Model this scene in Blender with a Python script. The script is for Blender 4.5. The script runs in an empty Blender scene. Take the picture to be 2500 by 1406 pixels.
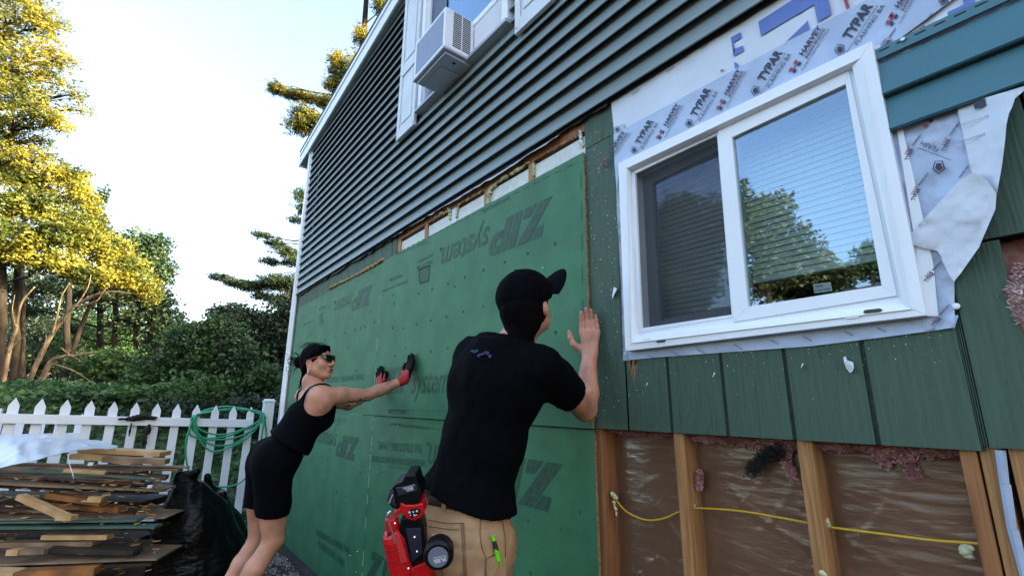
import bpy, math, random
import numpy as np
from math import radians as RAD, sin, cos, pi, tan, sqrt
SC = bpy.context.scene
COL = SC.collection
random.seed(7); rng = np.random.default_rng(11)

# ------------------------------------------------------------------ camera
FPX, YAW, PITCH, ROLL = 1148.85, RAD(141.655), RAD(13.635), RAD(0.272)   # focal length in pixels of a 2500 wide frame
CAM = np.array([0.0, -1.5, 1.45])
FW = np.array([cos(YAW)*cos(PITCH), sin(YAW)*cos(PITCH), sin(PITCH)])
_r = np.array([sin(YAW), -cos(YAW), 0.0]); _u = np.cross(_r, FW)
RT = _r*cos(ROLL)+_u*sin(ROLL); UP = np.cross(RT, FW)
cd = bpy.data.cameras.new('camera'); cam = bpy.data.objects.new('camera', cd); COL.objects.link(cam)
from mathutils import Matrix, Vector, noise as mnoise
M3 = Matrix((RT, UP, -FW)).transposed()
cam.matrix_world = Matrix.Translation(Vector(CAM)) @ M3.to_4x4()
cd.sensor_width = 36.0; cd.lens = FPX/2500*36.0; cd.clip_start = 0.05; cd.clip_end = 1000
SC.camera = cam
# ------------------------------------------------------------------ light
SUN_EL, SUN_AZ = 15.0, 42.0          # the sun stands low beyond the right end of the house, behind its wall
w = bpy.data.worlds.new("World"); SC.world = w; w.use_nodes = True
nt = w.node_tree; bg = nt.nodes['Background']
sky = nt.nodes.new('ShaderNodeTexSky'); sky.sky_type = 'NISHITA'; sky.sun_disc = False
sky.sun_elevation = RAD(SUN_EL); sky.sun_rotation = RAD(90-SUN_AZ)
sky.air_density = 1.0; sky.dust_density = 5.0; sky.ozone_density = 0.9
nt.links.new(sky.outputs[0], bg.inputs[0]); bg.inputs[1].default_value = 0.15
sl = bpy.data.lights.new('sun', 'SUN'); sl.energy = 5.0; sl.angle = RAD(0.6); sl.color = (1.0, 0.86, 0.52)
so = bpy.data.objects.new('sun', sl); COL.objects.link(so)
sd = Vector((cos(RAD(SUN_AZ))*cos(RAD(SUN_EL)), sin(RAD(SUN_AZ))*cos(RAD(SUN_EL)), sin(RAD(SUN_EL))))
so.rotation_euler = sd.to_track_quat('Z', 'Y').to_euler(); so.location = (6, 6, 12)
SC.view_settings.view_transform = 'Standard'; SC.view_settings.look = 'None'
SC.view_settings.exposure = 2.8; SC.view_settings.gamma = 1.0
try: SC.view_settings.use_curve_mapping = False
except Exception: pass
try:
    SC.cycles.max_bounces = 8; SC.cycles.diffuse_bounces = 3; SC.cycles.glossy_bounces = 4
    SC.cycles.transparent_max_bounces = 16; SC.cycles.transmission_bounces = 6; SC.cycles.caustics_reflective = False
except Exception: pass

# ------------------------------------------------------------------ where things stand
def at(px, py, dep):                  # point seen at (px, py) at a distance along the view axis
    return CAM + dep*(FW + RT*(px-1250)/FPX - UP*(py-703)/FPX)
def Wp(px, py, y=0.0):                # (x, z) on the wall plane y
    D = FW + RT*(px-1250)/FPX - UP*(py-703)/FPX
    t = (y-CAM[1])/D[1]; return CAM[0]+D[0]*t, CAM[2]+D[2]*t
def refl(px, py, dist):               # where a thing mirrored in the window pane really stands
    D = FW + RT*(px-1250)/FPX - UP*(py-703)/FPX
    t = -CAM[1]/D[1]; H = CAM+D*t; D = D/np.linalg.norm(D); D[1] *= -1
    return H + D*dist

# ------------------------------------------------------------------ materials
MATS = {}
def mat(name, col, rough=0.7, metal=0.0, spec=0.5, var=0.0, vscale=6.0, col2=None, bump=0.0, bscale=60.0,
        stretch=(1, 1, 1), thr=None, trans=0.0, alpha=1.0, coat=0.0, detail=4.0, emit=None, extra=None, sub=0.0):
    if name in MATS: return MATS[name]
    m = bpy.data.materials.new(name); m.use_nodes = True; N = m.node_tree.nodes; L = m.node_tree.links
    b = N['Principled BSDF']; b.inputs['Base Color'].default_value = (*col, 1)
    b.inputs['Roughness'].default_value = rough; b.inputs['Metallic'].default_value = metal
    b.inputs['Specular IOR Level'].default_value = spec
    if trans: b.inputs['Transmission Weight'].default_value = trans
    if coat: b.inputs['Coat Weight'].default_value = coat
    if alpha < 1: b.inputs['Alpha'].default_value = alpha
    if sub: b.inputs['Subsurface Weight'].default_value = sub; b.inputs['Subsurface Radius'].default_value = (.02, .008, .004)
    tc = N.new('ShaderNodeTexCoord'); mp = N.new('ShaderNodeMapping'); mp.inputs['Scale'].default_value = stretch
    L.new(tc.outputs['Object'], mp.inputs['Vector'])
    if var or col2 is not None:
        n = N.new('ShaderNodeTexNoise'); n.inputs['Scale'].default_value = vscale; n.inputs['Detail'].default_value = detail
        L.new(mp.outputs[0], n.inputs['Vector'])
        cr = N.new('ShaderNodeValToRGB')
        lo, hi = (0.35, 0.65) if thr is None else thr
        cr.color_ramp.elements[0].position = lo; cr.color_ramp.elements[1].position = hi
        c2 = col2 if col2 is not None else tuple(c*(1-var) for c in col)
        cr.color_ramp.elements[0].color = (*c2, 1)
        cr.color_ramp.elements[1].color = (*(tuple(min(1, c*(1+var)) for c in col) if col2 is None else col), 1)
        L.new(n.outputs[0], cr.inputs[0]); L.new(cr.outputs[0], b.inputs['Base Color'])
    if bump:
        n2 = N.new('ShaderNodeTexNoise'); n2.inputs['Scale'].default_value = bscale; n2.inputs['Detail'].default_value = 5
        L.new(mp.outputs[0], n2.inputs['Vector'])
        bp = N.new('ShaderNodeBump'); bp.inputs['Strength'].default_value = 1.0; bp.inputs['Distance'].default_value = bump
        L.new(n2.outputs[0], bp.inputs['Height']); L.new(bp.outputs[0], b.inputs['Normal'])
    if extra: extra(m, N, L, b, mp)
    MATS[name] = m
    return m

# ------------------------------------------------------------------ objects
ORG = {}
def tag(o, label, cat, group=None, kind=None):
    if label: o['label'] = label
    if cat: o['category'] = cat
    if group: o['group'] = group
    if kind: o['kind'] = kind
    return o
def thing(name, label, cat, loc=(0, 0, 0), group=None):
    o = bpy.data.objects.new(name, None); COL.objects.link(o); o.location = loc; o.empty_display_size = .2
    ORG[o.name] = np.array(loc, float); return tag(o, label, cat, group)
def mk(name, V, F, m, parent=None, smooth=False, bevel=0.0, label=None, org=None, mats=None, mi=None, seg=2):
    """link one mesh object; V in world coordinates, F a list of faces or an (n,4)/(n,3) array"""
    V = np.asarray(V, dtype=np.float32).reshape(-1, 3)
    if parent is not None: o3 = ORG[parent.name]
    elif org is not None: o3 = np.array(org, float)
    else:
        o3 = np.array([(V[:, 0].min()+V[:, 0].max())/2, (V[:, 1].min()+V[:, 1].max())/2, V[:, 2].min()])
    Vl = V - o3.astype(np.float32)
    me = bpy.data.meshes.new(name)
    if isinstance(F, np.ndarray):
        k = F.shape[1]; nf = len(F)
        me.vertices.add(len(Vl)); me.vertices.foreach_set('co', Vl.ravel())
        me.loops.add(nf*k); me.loops.foreach_set('vertex_index', F.astype(np.int32).ravel())
        me.polygons.add(nf); me.polygons.foreach_set('loop_start', np.arange(0, nf*k, k, dtype=np.int32))
        try: me.polygons.foreach_set('loop_total', np.full(nf, k, dtype=np.int32))
        except Exception: pass
    else:
        me.from_pydata([tuple(map(float, v)) for v in Vl], [], [tuple(f) for f in F])
    me.materials.append(m)
    for mm in (mats or []): me.materials.append(mm)
    if mi is not None: me.polygons.foreach_set('material_index', np.asarray(mi, dtype=np.int32))
    if smooth: me.polygons.foreach_set('use_smooth', np.ones(len(me.polygons), dtype=bool))
    me.update(); me.validate()
    o = bpy.data.objects.new(name, me); COL.objects.link(o)
    if parent is not None:
        o.parent = parent; ORG[o.name] = o3
    else:
        o.location = tuple(o3); ORG[o.name] = o3
    if parent is not None and parent.type == 'MESH': pass
    if bevel:
        md = o.modifiers.new('Bevel', 'BEVEL'); md.width = bevel; md.segments = seg; md.limit_method = 'ANGLE'
    if label: o['label'] = label
    return o

class MB:
    """collects shapes into one mesh"""
    def __init__(s): s.V = []; s.F = []; s.M = []
    def add(s, V, F, m=0):
        n = len(s.V); s.V += [tuple(map(float, v)) for v in V]; s.F += [tuple(int(i)+n for i in f) for f in F]; s.M += [m]*len(F); return s
    def box(s, x0, x1, y0, y1, z0, z1, m=0):
        V = [(x, y, z) for x in (x0, x1) for y in (y0, y1) for z in (z0, z1)]
        return s.add(V, [(0, 1, 3, 2), (4, 6, 7, 5), (0, 4, 5, 1), (2, 3, 7, 6), (0, 2, 6, 4), (1, 5, 7, 3)], m)
    def obox(s, c, ax, ay, az, m=0):   # centre and three half-axis vectors
        c, ax, ay, az = map(np.asarray, (c, ax, ay, az))
        V = [c+a*ax+b*ay+d*az for a in (-1, 1) for b in (-1, 1) for d in (-1, 1)]
        return s.add(V, [(0, 1, 3, 2), (4, 6, 7, 5), (0, 4, 5, 1), (2, 3, 7, 6), (0, 2, 6, 4), (1, 5, 7, 3)], m)
    def poly(s, pts, d, m=0):          # planar polygon pts extruded by the vector d
        n = len(pts); P = [np.asarray(p, float) for p in pts]; Q = [p+np.asarray(d, float) for p in P]
        F = [tuple(range(n)), tuple(range(2*n-1, n-1, -1))]+[(i, (i+1) % n, (i+1) % n+n, i+n)[::-1] for i in range(n)]
        return s.add(P+Q, F, m)
    def tube(s, pts, r, n=8, m=0, closed=False):
        P = [np.asarray(p, float) for p in pts]; R = r if hasattr(r, '__len__') else [r]*len(P)
        V = []; prev = None
        for i, p in enumerate(P):
            a = P[(i-1) % len(P)] if (closed or i > 0) else p; b = P[(i+1) % len(P)] if (closed or i < len(P)-1) else p
            t = b-a; t = t/(np.linalg.norm(t)+1e-9)
            if prev is None:
                h = np.array([0, 0, 1.]) if abs(t[2]) < .9 else np.array([1., 0, 0]); e = np.cross(t, h)
            else: e = prev-t*np.dot(prev, t)
            e /= np.linalg.norm(e)+1e-9; prev = e; f = np.cross(t, e)
            V += [p+R[i]*(cos(2*pi*k/n)*e+sin(2*pi*k/n)*f) for k in range(n)]
        F = []; N = len(P)
        for i in range(N if closed else N-1):
            j = (i+1) % N
            F += [(i*n+k, i*n+(k+1) % n, j*n+(k+1) % n, j*n+k) for k in range(n)]
        if not closed: F += [tuple(range(n))[::-1], tuple((N-1)*n+k for k in range(n))]
        return s.add(V, F, m)
    def build(s, name, mt, parent=None, mats=None, **k):
        return mk(name, s.V, s.F, mt, parent, mats=mats, mi=s.M if mats else None, **k)

def vnoise(P, scale, seed=0):
    """cheap smooth 3-D value noise in [-1, 1], vectorised"""
    P = np.asarray(P, dtype=np.float64)*scale; i = np.floor(P).astype(np.int64); f = P-i; f = f*f*(3-2*f)
    def h(a, b, c):
        n = (a*374761393+b*668265263+c*2147483647+seed*1274126177) & 0xffffffff
        n = ((n ^ (n >> 13))*1274126177) & 0xffffffff; n = n ^ (n >> 16)
        return (n & 0xffff)/32767.5-1
    x, y, z = i[..., 0], i[..., 1], i[..., 2]; u, v, q = f[..., 0], f[..., 1], f[..., 2]
    def L(a, b, t): return a+(b-a)*t
    return L(L(L(h(x, y, z), h(x+1, y, z), u), L(h(x, y+1, z), h(x+1, y+1, z), u), v),
             L(L(h(x, y, z+1), h(x+1, y, z+1), u), L(h(x, y+1, z+1), h(x+1, y+1, z+1), u), v), q)

def blob(c, r, amp=.25, sc=3.0, seed=0, sub=3):
    """lumpy ball used for foam, bags and knots: returns V, F"""
    import bmesh
    bm = bmesh.new(); bmesh.ops.create_icosphere(bm, subdivisions=sub, radius=1.0)
    V = np.array([v.co[:] for v in bm.verts]); F = [tuple(v.index for v in f.verts) for f in bm.faces]; bm.free()
    r = np.asarray(r if hasattr(r, '__len__') else (r, r, r), float)
    d = 1+amp*vnoise(V+(seed % 97)*7.3, sc, seed % 97)
    return V*d[:, None]*r+np.asarray(c, float), F

# ------------------------------------------------------------------ lettering
_tc = {}
def text_mesh(s, bold=0.0, shear=0.0, space=1.0):
    key = (s, bold, shear, space)
    if key in _tc: return _tc[key]
    cu = bpy.data.curves.new('txt', 'FONT'); cu.body = s; cu.size = 1.0; cu.offset = bold; cu.space_character = space
    cu.resolution_u = 3; cu.fill_mode = 'FRONT'
    o = bpy.data.objects.new('txt', cu); COL.objects.link(o)
    dg = bpy.context.evaluated_depsgraph_get(); me = bpy.data.meshes.new_from_object(o.evaluated_get(dg))
    V = np.array([v.co[:] for v in me.vertices]).reshape(-1, 3); F = [tuple(p.vertices) for p in me.polygons]
    bpy.data.objects.remove(o); bpy.data.curves.remove(cu); bpy.data.meshes.remove(me)
    if len(V):
        V[:, 0] -= V[:, 0].min(); V[:, 0] /= max(V[:, 0].max(), 1e-6); V[:, 1] /= 0.69
        V[:, 0] += 0
    _tc[key] = (V, F); return V, F
def lay_text(mb, s, A, B, C, y, bold=0.0, slant=0.0, m=0):
    """text on the plane y: A, B = ends of the baseline, C = top of capitals above A, all (x, z)"""
    V, F = text_mesh(s, bold)
    if not len(V): return
    A, B, C = map(lambda p: np.asarray(p, float), (A, B, C)); bx = B-A; cy = C-A
    P = A+V[:, :1]*bx+V[:, 1:2]*(cy+bx/np.linalg.norm(bx)*slant*np.linalg.norm(cy))
    mb.add(np.c_[P[:, 0], np.full(len(P), y), P[:, 1]], F, m)
def text_px(mb, s, a, b, c, y, bold=0.0, slant=0.0, m=0):
    lay_text(mb, s, Wp(*a, y), Wp(*b, y), Wp(*c, y), y, bold, slant, m)
# ------------------------------------------------------------------ palette
def grain(m, N, L, b, mp):            # fine vertical grain in relief
    pass
M_zip = mat('green_sheathing', (.030, .146, .066), .62, var=.17, vscale=5, bump=.0012, bscale=45, detail=8)
M_ink = mat('printed_ink', (.007, .035, .020), .6, col2=(.012, .075, .036), vscale=38, thr=(.4, .66), detail=7)
M_ink2 = mat('faded_ink', (.010, .070, .034), .6, var=.45, vscale=110, thr=(.3, .7))
M_osb = mat('raw_board_edge', (.25, .15, .065), .8, var=.45, vscale=120, bump=.001, bscale=150)
M_t111 = mat('green_painted_plywood', (.052, .098, .066), .68, col2=(.033, .068, .046), vscale=16, stretch=(7, 1, .3), thr=(.25, .62), bump=.0028, bscale=24, detail=9)
M_groove = mat('groove_shadow_paint', (.016, .03, .022), .8, var=.4, vscale=80)
M_vinyl = mat('grey_blue_vinyl', (.205, .255, .262), .42, var=.10, vscale=2.2, stretch=(.3, 1, 1), bump=.0005, bscale=160)
M_vinyl2 = mat('teal_vinyl', (.048, .150, .190), .38, var=.06, vscale=2.2, bump=.0004, bscale=160)
M_white = mat('white_vinyl', (.80, .82, .88), .28, var=.03, vscale=3)
M_whitew = mat('white_paint', (.66, .69, .75), .5, var=.08, vscale=5, bump=.0006, bscale=90)
M_dark = mat('dark_void', (.006, .006, .008), .9)
M_wood = mat('framing_lumber', (.44, .21, .075), .65, col2=(.26, .115, .038), vscale=9, stretch=(14, 14, .55), thr=(.35, .62), bump=.0008, bscale=60, detail=6)
M_woodr = mat('reddish_lumber', (.34, .135, .045), .65, col2=(.16, .055, .018), vscale=8, stretch=(14, 14, .5), thr=(.3, .62), bump=.0008, bscale=60, detail=6)
M_wrap = mat('white_house_wrap', (.62, .66, .76), .5, var=.04, vscale=6, bump=.004, bscale=9)
M_tape = mat('pale_blue_flashing', (.40, .48, .66), .32, var=.10, vscale=9, bump=.007, bscale=12, detail=3)
M_navy = mat('navy_print', (.014, .016, .05), .5)
M_blue = mat('blue_print', (.10, .16, .46), .5, var=.08, vscale=14)
M_red = mat('red_print', (.34, .03, .07), .5)
M_rubber = mat('black_rubber', (.006, .006, .007), .5)
M_foamw = mat('white_foam', (.66, .68, .66), .8, var=.08, vscale=30, bump=.002, bscale=70)
M_foamy = mat('cream_spray_foam', (.52, .50, .30), .7, var=.25, vscale=50, bump=.003, bscale=60)
M_foamo = mat('aged_spray_foam', (.46, .28, .10), .8, var=.3, vscale=40, bump=.003, bscale=60)
M_pink = mat('pink_insulation', (.28, .10, .095), .95, col2=(.58, .29, .27), vscale=16, thr=(.3, .7), bump=.01, bscale=50, detail=10)
M_pinkw = mat('pale_insulation', (.66, .50, .48), .95, col2=(.42, .22, .20), vscale=12, thr=(.3, .7), bump=.008, bscale=40, detail=10)
M_screw = mat('screw_metal', (.5, .5, .52), .3, metal=.8)
M_cable = mat('yellow_cable', (.55, .31, .008), .35)

M_film = mat('brown_paper_backing', (.125, .050, .022), .8, col2=(.185, .085, .042), vscale=4, thr=(.3, .7), bump=.002, bscale=26)
def poly_extra(m, N, L, b, mp):       # clear polythene: see-through, catching the light only along its creases
    out = N['Material Output']; t = N.new('ShaderNodeBsdfTransparent'); g = N.new('ShaderNodeBsdfGlossy'); g.inputs['Roughness'].default_value = .24
    mx = N.new('ShaderNodeMixShader'); lw = N.new('ShaderNodeLayerWeight'); lw.inputs[0].default_value = .3; mr = N.new('ShaderNodeMapRange'); mr.inputs['To Min'].default_value = .05; mr.inputs['To Max'].default_value = .6
    nz = N.new('ShaderNodeTexNoise'); nz.inputs['Scale'].default_value = 7; nz.inputs['Detail'].default_value = 6; m2 = N.new('ShaderNodeMapping'); m2.inputs['Scale'].default_value = (1, 1, 4); m2.inputs['Rotation'].default_value = (0, .3, 0)
    L.new(mp.outputs[0], m2.inputs[0]); L.new(m2.outputs[0], nz.inputs['Vector']); bp = N.new('ShaderNodeBump'); bp.inputs['Distance'].default_value = .006; L.new(nz.outputs[0], bp.inputs['Height']); L.new(bp.outputs[0], g.inputs['Normal'])
    L.new(lw.outputs['Facing'], mr.inputs[0]); L.new(mr.outputs[0], mx.inputs[0]); L.new(t.outputs[0], mx.inputs[1]); L.new(g.outputs[0], mx.inputs[2]); L.new(mx.outputs[0], out.inputs[0])
M_poly = mat('clear_poly_film', (.8, .8, .8), extra=poly_extra)

def glass_extra(strength, tint):
    def f(m, N, L, b, mp):
        out = N['Material Output']; gl = N.new('ShaderNodeBsdfGlossy'); gl.inputs['Roughness'].default_value = .015
        gl.inputs['Color'].default_value = (*tint, 1)
        tr = N.new('ShaderNodeBsdfTransparent'); tr.inputs['Color'].default_value = (.86, .9, .9, 1)
        lw = N.new('ShaderNodeLayerWeight'); lw.inputs[0].default_value = .5
        pw = N.new('ShaderNodeMath'); pw.operation = 'POWER'; pw.inputs[1].default_value = 4; L.new(lw.outputs['Facing'], pw.inputs[0])
        mr = N.new('ShaderNodeMapRange'); mr.inputs['To Min'].default_value = strength; mr.inputs['To Max'].default_value = 1.0; L.new(pw.outputs[0], mr.inputs[0])
        mx = N.new('ShaderNodeMixShader'); L.new(mr.outputs[0], mx.inputs[0]); L.new(tr.outputs[0], mx.inputs[1]); L.new(gl.outputs[0], mx.inputs[2])
        nz = N.new('ShaderNodeTexNoise'); nz.inputs['Scale'].default_value = 2.5; L.new(mp.outputs[0], nz.inputs['Vector'])
        bp = N.new('ShaderNodeBump'); bp.inputs['Distance'].default_value = .0012; L.new(nz.outputs[0], bp.inputs['Height']); L.new(bp.outputs[0], gl.inputs['Normal'])
        L.new(mx.outputs[0], out.inputs['Surface'])
    return f
M_glass = mat('window_glass', (.5, .5, .5), extra=glass_extra(.15, (.62, .78, 1)))
M_glass2 = mat('screened_glass', (.5, .5, .5), extra=glass_extra(.12, (.6, .72, 1)))
def screen_extra(m, N, L, b, mp):
    out = N['Material Output']; tr = N.new('ShaderNodeBsdfTransparent'); mx = N.new('ShaderNodeMixShader'); mx.inputs[0].default_value = .30
    L.new(tr.outputs[0], mx.inputs[1]); L.new(b.outputs[0], mx.inputs[2]); L.new(mx.outputs[0], out.inputs['Surface'])
M_screen = mat('insect_screen', (.02, .022, .03), .6, extra=screen_extra)

# ------------------------------------------------------------------ ground
def grade(x, y):
    t = np.clip((np.asarray(x)+4.9)/1.4, 0, 1); t = t*t*(3-2*t)
    return -.12+.27*t
gx = np.unique(np.r_[np.linspace(-400, -20, 12), np.linspace(-20, 12, 90), np.linspace(12, 400, 12)])
gy = np.unique(np.r_[np.linspace(-400, -20, 12), np.linspace(-20, 20, 90), np.linspace(20, 400, 12)])
GX, GY = np.meshgrid(gx, gy, indexing='ij')
P2 = np.stack([GX, GY, np.zeros_like(GX)], -1)
GZ = grade(GX, GY)*np.where(GX > 30, 0.5, 1)+.035*vnoise(P2, 1.3, 3)*((np.abs(GX+3) < 9) & (np.abs(GY) < 6))+.01
bank = np.clip((-GX-7.6)/5, 0, 1)*1.5*np.clip((30-np.abs(GY))/25, 0, 1)      # the ground climbs behind the fence
GZ = GZ+bank
n1, n2 = GX.shape; idx = np.arange(n1*n2).reshape(n1, n2)
Fg = np.stack([idx[:-1, :-1], idx[1:, :-1], idx[1:, 1:], idx[:-1, 1:]], -1).reshape(-1, 4)
M_ground = mat('dark_soil', (.05, .042, .033), .95, col2=(.02, .018, .014), vscale=9, bump=.03, bscale=30, detail=8)
g = mk('ground', np.stack([GX, GY, GZ], -1).reshape(-1, 3), Fg, M_ground, smooth=True, org=(0, 0, 0)); g['kind'] = 'structure'
# loose stone and chips along the foot of the wall
mb = MB(); rr = random.Random(3)
for i in range(5200):
    x = rr.uniform(-7.5, -2.2); y = -abs(rr.gauss(0, .55))-.02
    if y < -2.4: continue
    z = float(grade(x, y))+.035*float(vnoise(np.array([x, y, 0.]), 1.3, 3))+.016
    s = rr.uniform(.004, .015)*(1.8 if rr.random() < .06 else 1); a = rr.uniform(0, pi); c, d = cos(a), sin(a)
    V = [(x+s*(c*u-d*v), y+s*(d*u+c*v), z+s*h) for u, v, h in ((-1, -.7, -.3), (1, -.6, -.3), (.8, .8, -.3), (-.9, .7, -.3), (-.4, -.3, .6), (.5, -.3, .5), (.3, .5, .55), (-.5, .4, .5))]
    mb.add(V, [(4, 5, 6, 7), (0, 1, 5, 4), (1, 2, 6, 5), (2, 3, 7, 6), (3, 0, 4, 7)], rr.choice((0, 0, 1)))
M_st1 = mat('grey_stone', (.16, .15, .14), .9, var=.3, vscale=30); M_st2 = mat('pale_stone', (.34, .33, .32), .9, var=.2, vscale=30)
o = mb.build('gravel', M_st1, mats=[M_st2]); o['kind'] = 'stuff'; o['label'] = 'loose dark gravel along the foot of the green wall'

# ------------------------------------------------------------------ house
XL, XR, DEP = -6.36, 5.0, 9.0
ZT = 1.345                              # the level joint along the wall
ZS = 2.757                              # lower edge of the clapboards
def rake(x): return 4.971+.113*(x+6.36)
H = thing('house', 'house under repair with grey blue vinyl clapboards over half stripped green sheathing', 'house', (-1.5, 0, -.1))
# the body of the house behind the worked-on wall
mb = MB(); mb.box(XL+.01, XL+.12, .14, DEP, -.2, rake(XL)); mb.box(XR-.12, XR, .14, DEP, -.2, rake(XR)-.02); mb.box(XL+.01, XR, DEP, DEP+.12, -.2, rake(XL))
# backing with holes for the two windows
for (x0, x1, z0, z1) in ((XL+.01, -3.0, -.2, 4.9), (-3.0, -1.95, -.2, 3.7), (-1.95, -1.12, -.2, 4.9), (-1.12, -.28, -.2, 1.66), (-1.12, -.28, 2.45, 5.2), (-.28, XR, -.2, 5.2), (XL+.01, XR, 4.9, 4.97)):
    mb.box(x0, x1, .125, .139, z0, z1)
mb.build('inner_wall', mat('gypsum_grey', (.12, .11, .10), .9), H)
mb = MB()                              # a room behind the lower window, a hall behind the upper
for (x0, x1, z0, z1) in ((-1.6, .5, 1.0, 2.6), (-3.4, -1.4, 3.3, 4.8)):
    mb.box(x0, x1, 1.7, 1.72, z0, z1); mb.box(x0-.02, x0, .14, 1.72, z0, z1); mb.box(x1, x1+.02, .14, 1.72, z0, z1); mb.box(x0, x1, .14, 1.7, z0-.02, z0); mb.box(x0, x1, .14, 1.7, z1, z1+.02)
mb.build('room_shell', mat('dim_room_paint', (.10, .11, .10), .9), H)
# roof
XO = XL-.37; y0 = -.082
mb = MB(); mb.poly([(XO-.02, y0-.015, rake(XO)+.012), (XR+.3, y0-.015, rake(XR+.3)+.012), (XR+.3, y0-.015, rake(XR+.3)+.035), (XO-.02, y0-.015, rake(XO)+.035)], (0, DEP+.5, 0))
mb.build('roof', mat('asphalt_shingle', (.05, .05, .055), .95, var=.3, vscale=20, bump=.004, bscale=40), H)
# rake board, soffit and eave box
mb = MB()
mb.poly([(XO, y0, rake(XO)-.19), (XR+.3, y0, rake(XR+.3)-.19), (XR+.3, y0, rake(XR+.3)-.035), (XO, y0, rake(XO)-.035)], (0, .018, 0))
mb.poly([(XO-.01, y0-.010, rake(XO)-.045), (XR+.3, y0-.010, rake(XR+.3)-.045), (XR+.3, y0-.010, rake(XR+.3)+.010), (XO-.01, y0-.010, rake(XO)+.010)], (0, .0098, 0))
mb.box(XO-.018, XO-.001, y0-.005, DEP, rake(XO)-.21, rake(XO)-.03)
mb.build('rake_board', M_white, H, bevel=.002)
mb = MB(); mb.poly([(XO, y0+.019, rake(XO)-.185), (XR+.3, y0+.019, rake(XR+.3)-.185), (XR+.3, y0+.019, rake(XR+.3)-.172), (XO, y0+.019, rake(XO)-.172)], (0, .068, 0))
mb.box(XO, XL-.031, y0+.088, DEP, rake(XO)-.185, rake(XO)-.172)
mb.build('soffit', mat('grey_soffit', (.30, .33, .38), .5), H)
# corner post, inner channel and the far side wall
mb = MB(); mb.box(XL-.03, XL+.045, -.05, -.016, -.05, rake(XL)-.17); mb.box(XL-.03, XL-.003, -.0155, .10, -.05, rake(XL)-.17); mb.box(XL+.048, XL+.088, -.034, -.016, .02, rake(XL)-.05)
mb.build('corner_trim', M_white, H, bevel=.003)
def clap(mb, x0, x1, z, e=.1002, yo=0):
    """one vinyl course: slanting face, lip turned in at the foot, open shadow gap behind it"""
    pr = [(-.007, z+e+.020), (-.0085, z+e), (-.041, z+.006), (-.0435, z+.002), (-.0415, z), (-.0375, z), (-.0375, z+.022), (-.006, z+e*.7)]
    V = [(x, y+yo, zz) for x in (x0, x1) for y, zz in pr]; n = len(pr)
    mb.add(V, [(i, i+1, i+1+n, i+n) for i in range(n-1)]+[tuple(range(n))[::-1], tuple(range(n, 2*n))])
mb = MB(); k = 0
def sid_segs(z):
    e = .1002; segs = [(XL+.09, XR)]
    xm = (z+e-4.971+.02)/.113-6.36         # under the rake
    if xm > XL: segs = [(max(XL+.09, xm-.3), XR)]
    hole = (-3.02, -1.93)
    if z+e > 3.70:
        segs = [(segs[0][0], hole[0]), (hole[1], XR)] if segs[0][0] < hole[0] else [(max(hole[1], segs[0][0]), XR)]
    return segs
z = ZS
while z < rake(XR)-.1:
    for a, b in sid_segs(z):
        if b > a: clap(mb, a, b, z)
    z += .1002
sid = mb.build('clapboard_siding', M_vinyl, H)
mb = MB()                              # side walls of the house wear the same siding, as plain sheets
mb.box(XL-.002, XL+.01, .1, DEP, -.1, 4.95); mb.build('side_cladding', M_vinyl, H)
# black flashing / starter strip and torn felt under the lowest course
mb = MB(); mb.box(XL+.09, XR, -.012, -.003, ZS-.004, ZS+.03)
n = 150
for i in range(n):
    x = XL+.12+i*(5.05/n); x2 = XL+.12+(i+1)*(5.05/n)
    f = lambda q: ZS-.012-.022*(.5+.5*float(vnoise(np.array([q, 0, 0.]), 5, 9)))-.012*float(vnoise(np.array([q, 0, 0.]), 23, 4))
    mb.add([(x, -.016, ZS+.02), (x2, -.016, ZS+.02), (x2, -.022, f(x2)), (x, -.022, f(x))], [(0, 1, 2, 3)])
mb.build('black_felt', mat('torn_black_felt', (.02, .02, .024), .7, var=.3, vscale=20), H)
mb = MB(); xs = np.linspace(-4.0, -1.5, 90)
ft = lambda q: .012+.030*(.5+.5*float(vnoise(np.array([q, 5, 0.]), 2.3, 2)))+.006*float(vnoise(np.array([q, 5, 0.]), 17, 6))
for a, b in zip(xs[:-1], xs[1:]):
    za, zb = ZS-ft(a), ZS-ft(b)
    if a < -3.45: za, zb = ZS-.01, ZS-.01
    mb.add([(a, -.008, ZS-.002), (b, -.008, ZS-.002), (b, -.034, zb-.008), (a, -.034, za-.008)], [(0, 1, 2, 3)])
mb.build('wrap_edge', M_wrap, H)

# plywood siding of the old wall, in boards with sunk grooves
def boards(mb, xs, z0, z1, y=0.0, gw=.010, th=.012, m=0):
    for a, b in zip(xs[:-1], xs[1:]): mb.box(a+gw/2, b-gw/2, y, y+th, z0, z1, m)
    mb.box(xs[0], xs[-1], y+.007, y+th+.001, z0+.001, z1-.001, 1)
# left strip above the sheathing
XA = Wp(970, 590)[0]
mb = MB(); xs = list(np.arange(XL+.09, XA, .2))+[XA]; boards(mb, xs, 2.56, ZS+.03, gw=.008); mb.build('plywood_strip', M_t111, H, mats=[M_groove])
# patch between sheathing and window, with a level joint
XP = -1.352; XWL = Wp(1500, 600)[0]
mb = MB()
for a, b in ((1.35, 2.598), (2.602, ZS+.05)): mb.box(XP+.004, XWL+.03, 0, .012, a, b)
mb.build('plywood_patch', M_t111, H); mb = MB()
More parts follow.
